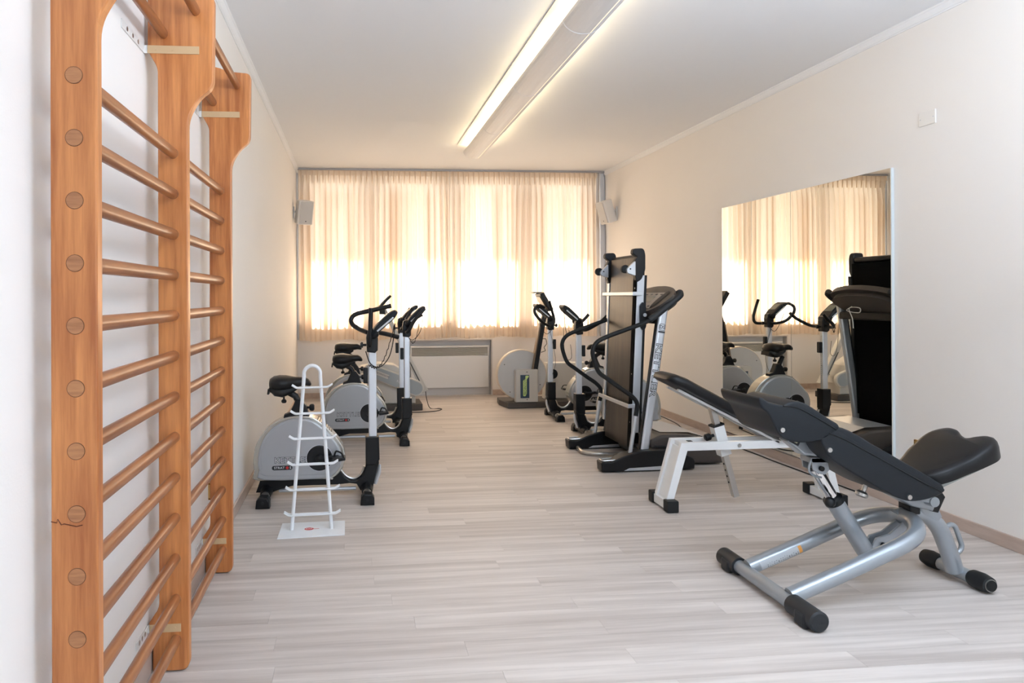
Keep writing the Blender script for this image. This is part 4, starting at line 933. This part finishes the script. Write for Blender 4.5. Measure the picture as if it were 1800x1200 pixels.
# pads
def pad(name, side, y0_, y1_, m_, bev=.014, lb=None):
    q = MB(); q.prism([tuple(v) for v in sm2(side, 4, True)], 'y', y0_, y1_, bev, 4)
    q.sm = [True] * len(q.sm)
    o = gb_(name, q, m_, lb); return o
Yc = 2.90
pad('head_cover', [(2.385, .876), (2.395, .842), (2.425, .815), (2.452, .765), (2.475, .725), (2.52, .700), (2.58, .692), (2.66, .700), (2.705, .722), (2.722, .748), (2.700, .775), (2.62, .812), (2.55, .842), (2.49, .848), (2.43, .862), (2.40, .882)], 2.745, 3.055, blueblack, .008)
pad('head_pad', [(2.47, .835), (2.54, .864), (2.60, .848), (2.68, .797), (2.735, .762), (2.728, .735), (2.68, .735), (2.58, .775), (2.50, .805)], 2.7455, 3.0545, blueblack, .010)
pad('back_cover', [(2.655, .712), (2.668, .668), (2.70, .622), (2.78, .568), (2.90, .500), (3.0, .448), (3.06, .432), (3.14, .440), (3.20, .462), (3.205, .485), (3.12, .528), (2.98, .605), (2.80, .702), (2.74, .738), (2.70, .735)], 2.745, 3.055, blueblack, .008)
pad('back_pad', [(2.69, .722), (2.755, .748), (2.90, .670), (3.04, .592), (3.16, .523), (3.207, .490), (3.19, .465), (3.08, .505), (2.92, .590), (2.76, .680)], 2.7455, 3.0545, blueblack, .010)
for x, z in ((2.483, .748), (2.69, .66), (3.045, .452)):
    m = MB(); m.lathe([(.010, 2.738), (.010, 2.746)], (x, 0, z), 'y', 14); gb_('cover_bolt', m, dullchrome)
for pts in ([(2.49, .846), (2.55, .838), (2.63, .797), (2.70, .757), (2.722, .742)], [(2.69, .728), (2.76, .700), (2.90, .625), (3.05, .543), (3.12, .505), (3.195, .468)]):
    m = MB(); m.sweep(sm2([(x, 2.7445, z) for x, z in pts], 4), .0028, 6); gb_('piping', m, leather)
# seat with a two-lobed end, tipped up
sa = Vector((.38, 0, .150)).normalized(); sn = Vector((-sa.z, 0, sa.x)); so_ = Vector((3.165, 2.925, .478))
out = sm2([(-.02, -.06), (.03, -.125), (.10, -.158), (.18, -.165), (.27, -.172), (.335, -.165), (.385, -.125), (.392, -.08), (.370, -.035), (.362, 0), (.370, .035), (.392, .08), (.385, .125), (.335, .165), (.27, .172), (.18, .150), (.10, .11), (.03, .08), (-.02, .05)], 4, True)
rings = []
for h_, sc_ in ((-.034, .90), (-.030, .97), (-.015, 1.0), (.004, 1.0), (.018, .975), (.026, .92), (.030, .80)):
    cA, cB = .20, 0
    rings.append([so_ + sa * (cA + (p[0] - cA) * sc_) + Vector((0, cB + (p[1] - cB) * sc_, 0)) + sn * (h_ + (.030 * max(0, (p[0] - .22)) / .17 if h_ > -.02 else 0) + .018 * abs(p[1]) / .17) for p in out])
m = MB(); m.loft(rings); gb_('seat', m, leather)
m = MB(); c_ = so_ + sa * .16 - sn * .045; m.box(tuple(c_), (.30, .20, .018), (0, -math.atan2(sa.z, sa.x), 0), .003); gb_('seat_plate', m, mat('seat_plate_grey', (.36, .38, .36), .5))
m = MB(); m.prism([(3.20, .43), (3.30, .465), (3.345, .40), (3.31, .33), (3.27, .34)], 'y', 2.89, 2.95, .006); gb_('seat_hinge', m, blackP)
m = MB(); m.prism([(3.06, .428), (3.225, .392), (3.25, .415), (3.20, .445), (3.10, .45)], 'y', 2.83, 2.97, .006); m.cyl((3.235, 2.825, .40), (3.235, 2.975, .40), .022, n=14); gb_('seat_carrier', m, steelgrey)
m = MB(); m.b2((3.165, 2.88, .33), (3.215, 2.95, .385), .006); gb_('carrier_block', m, blackP)
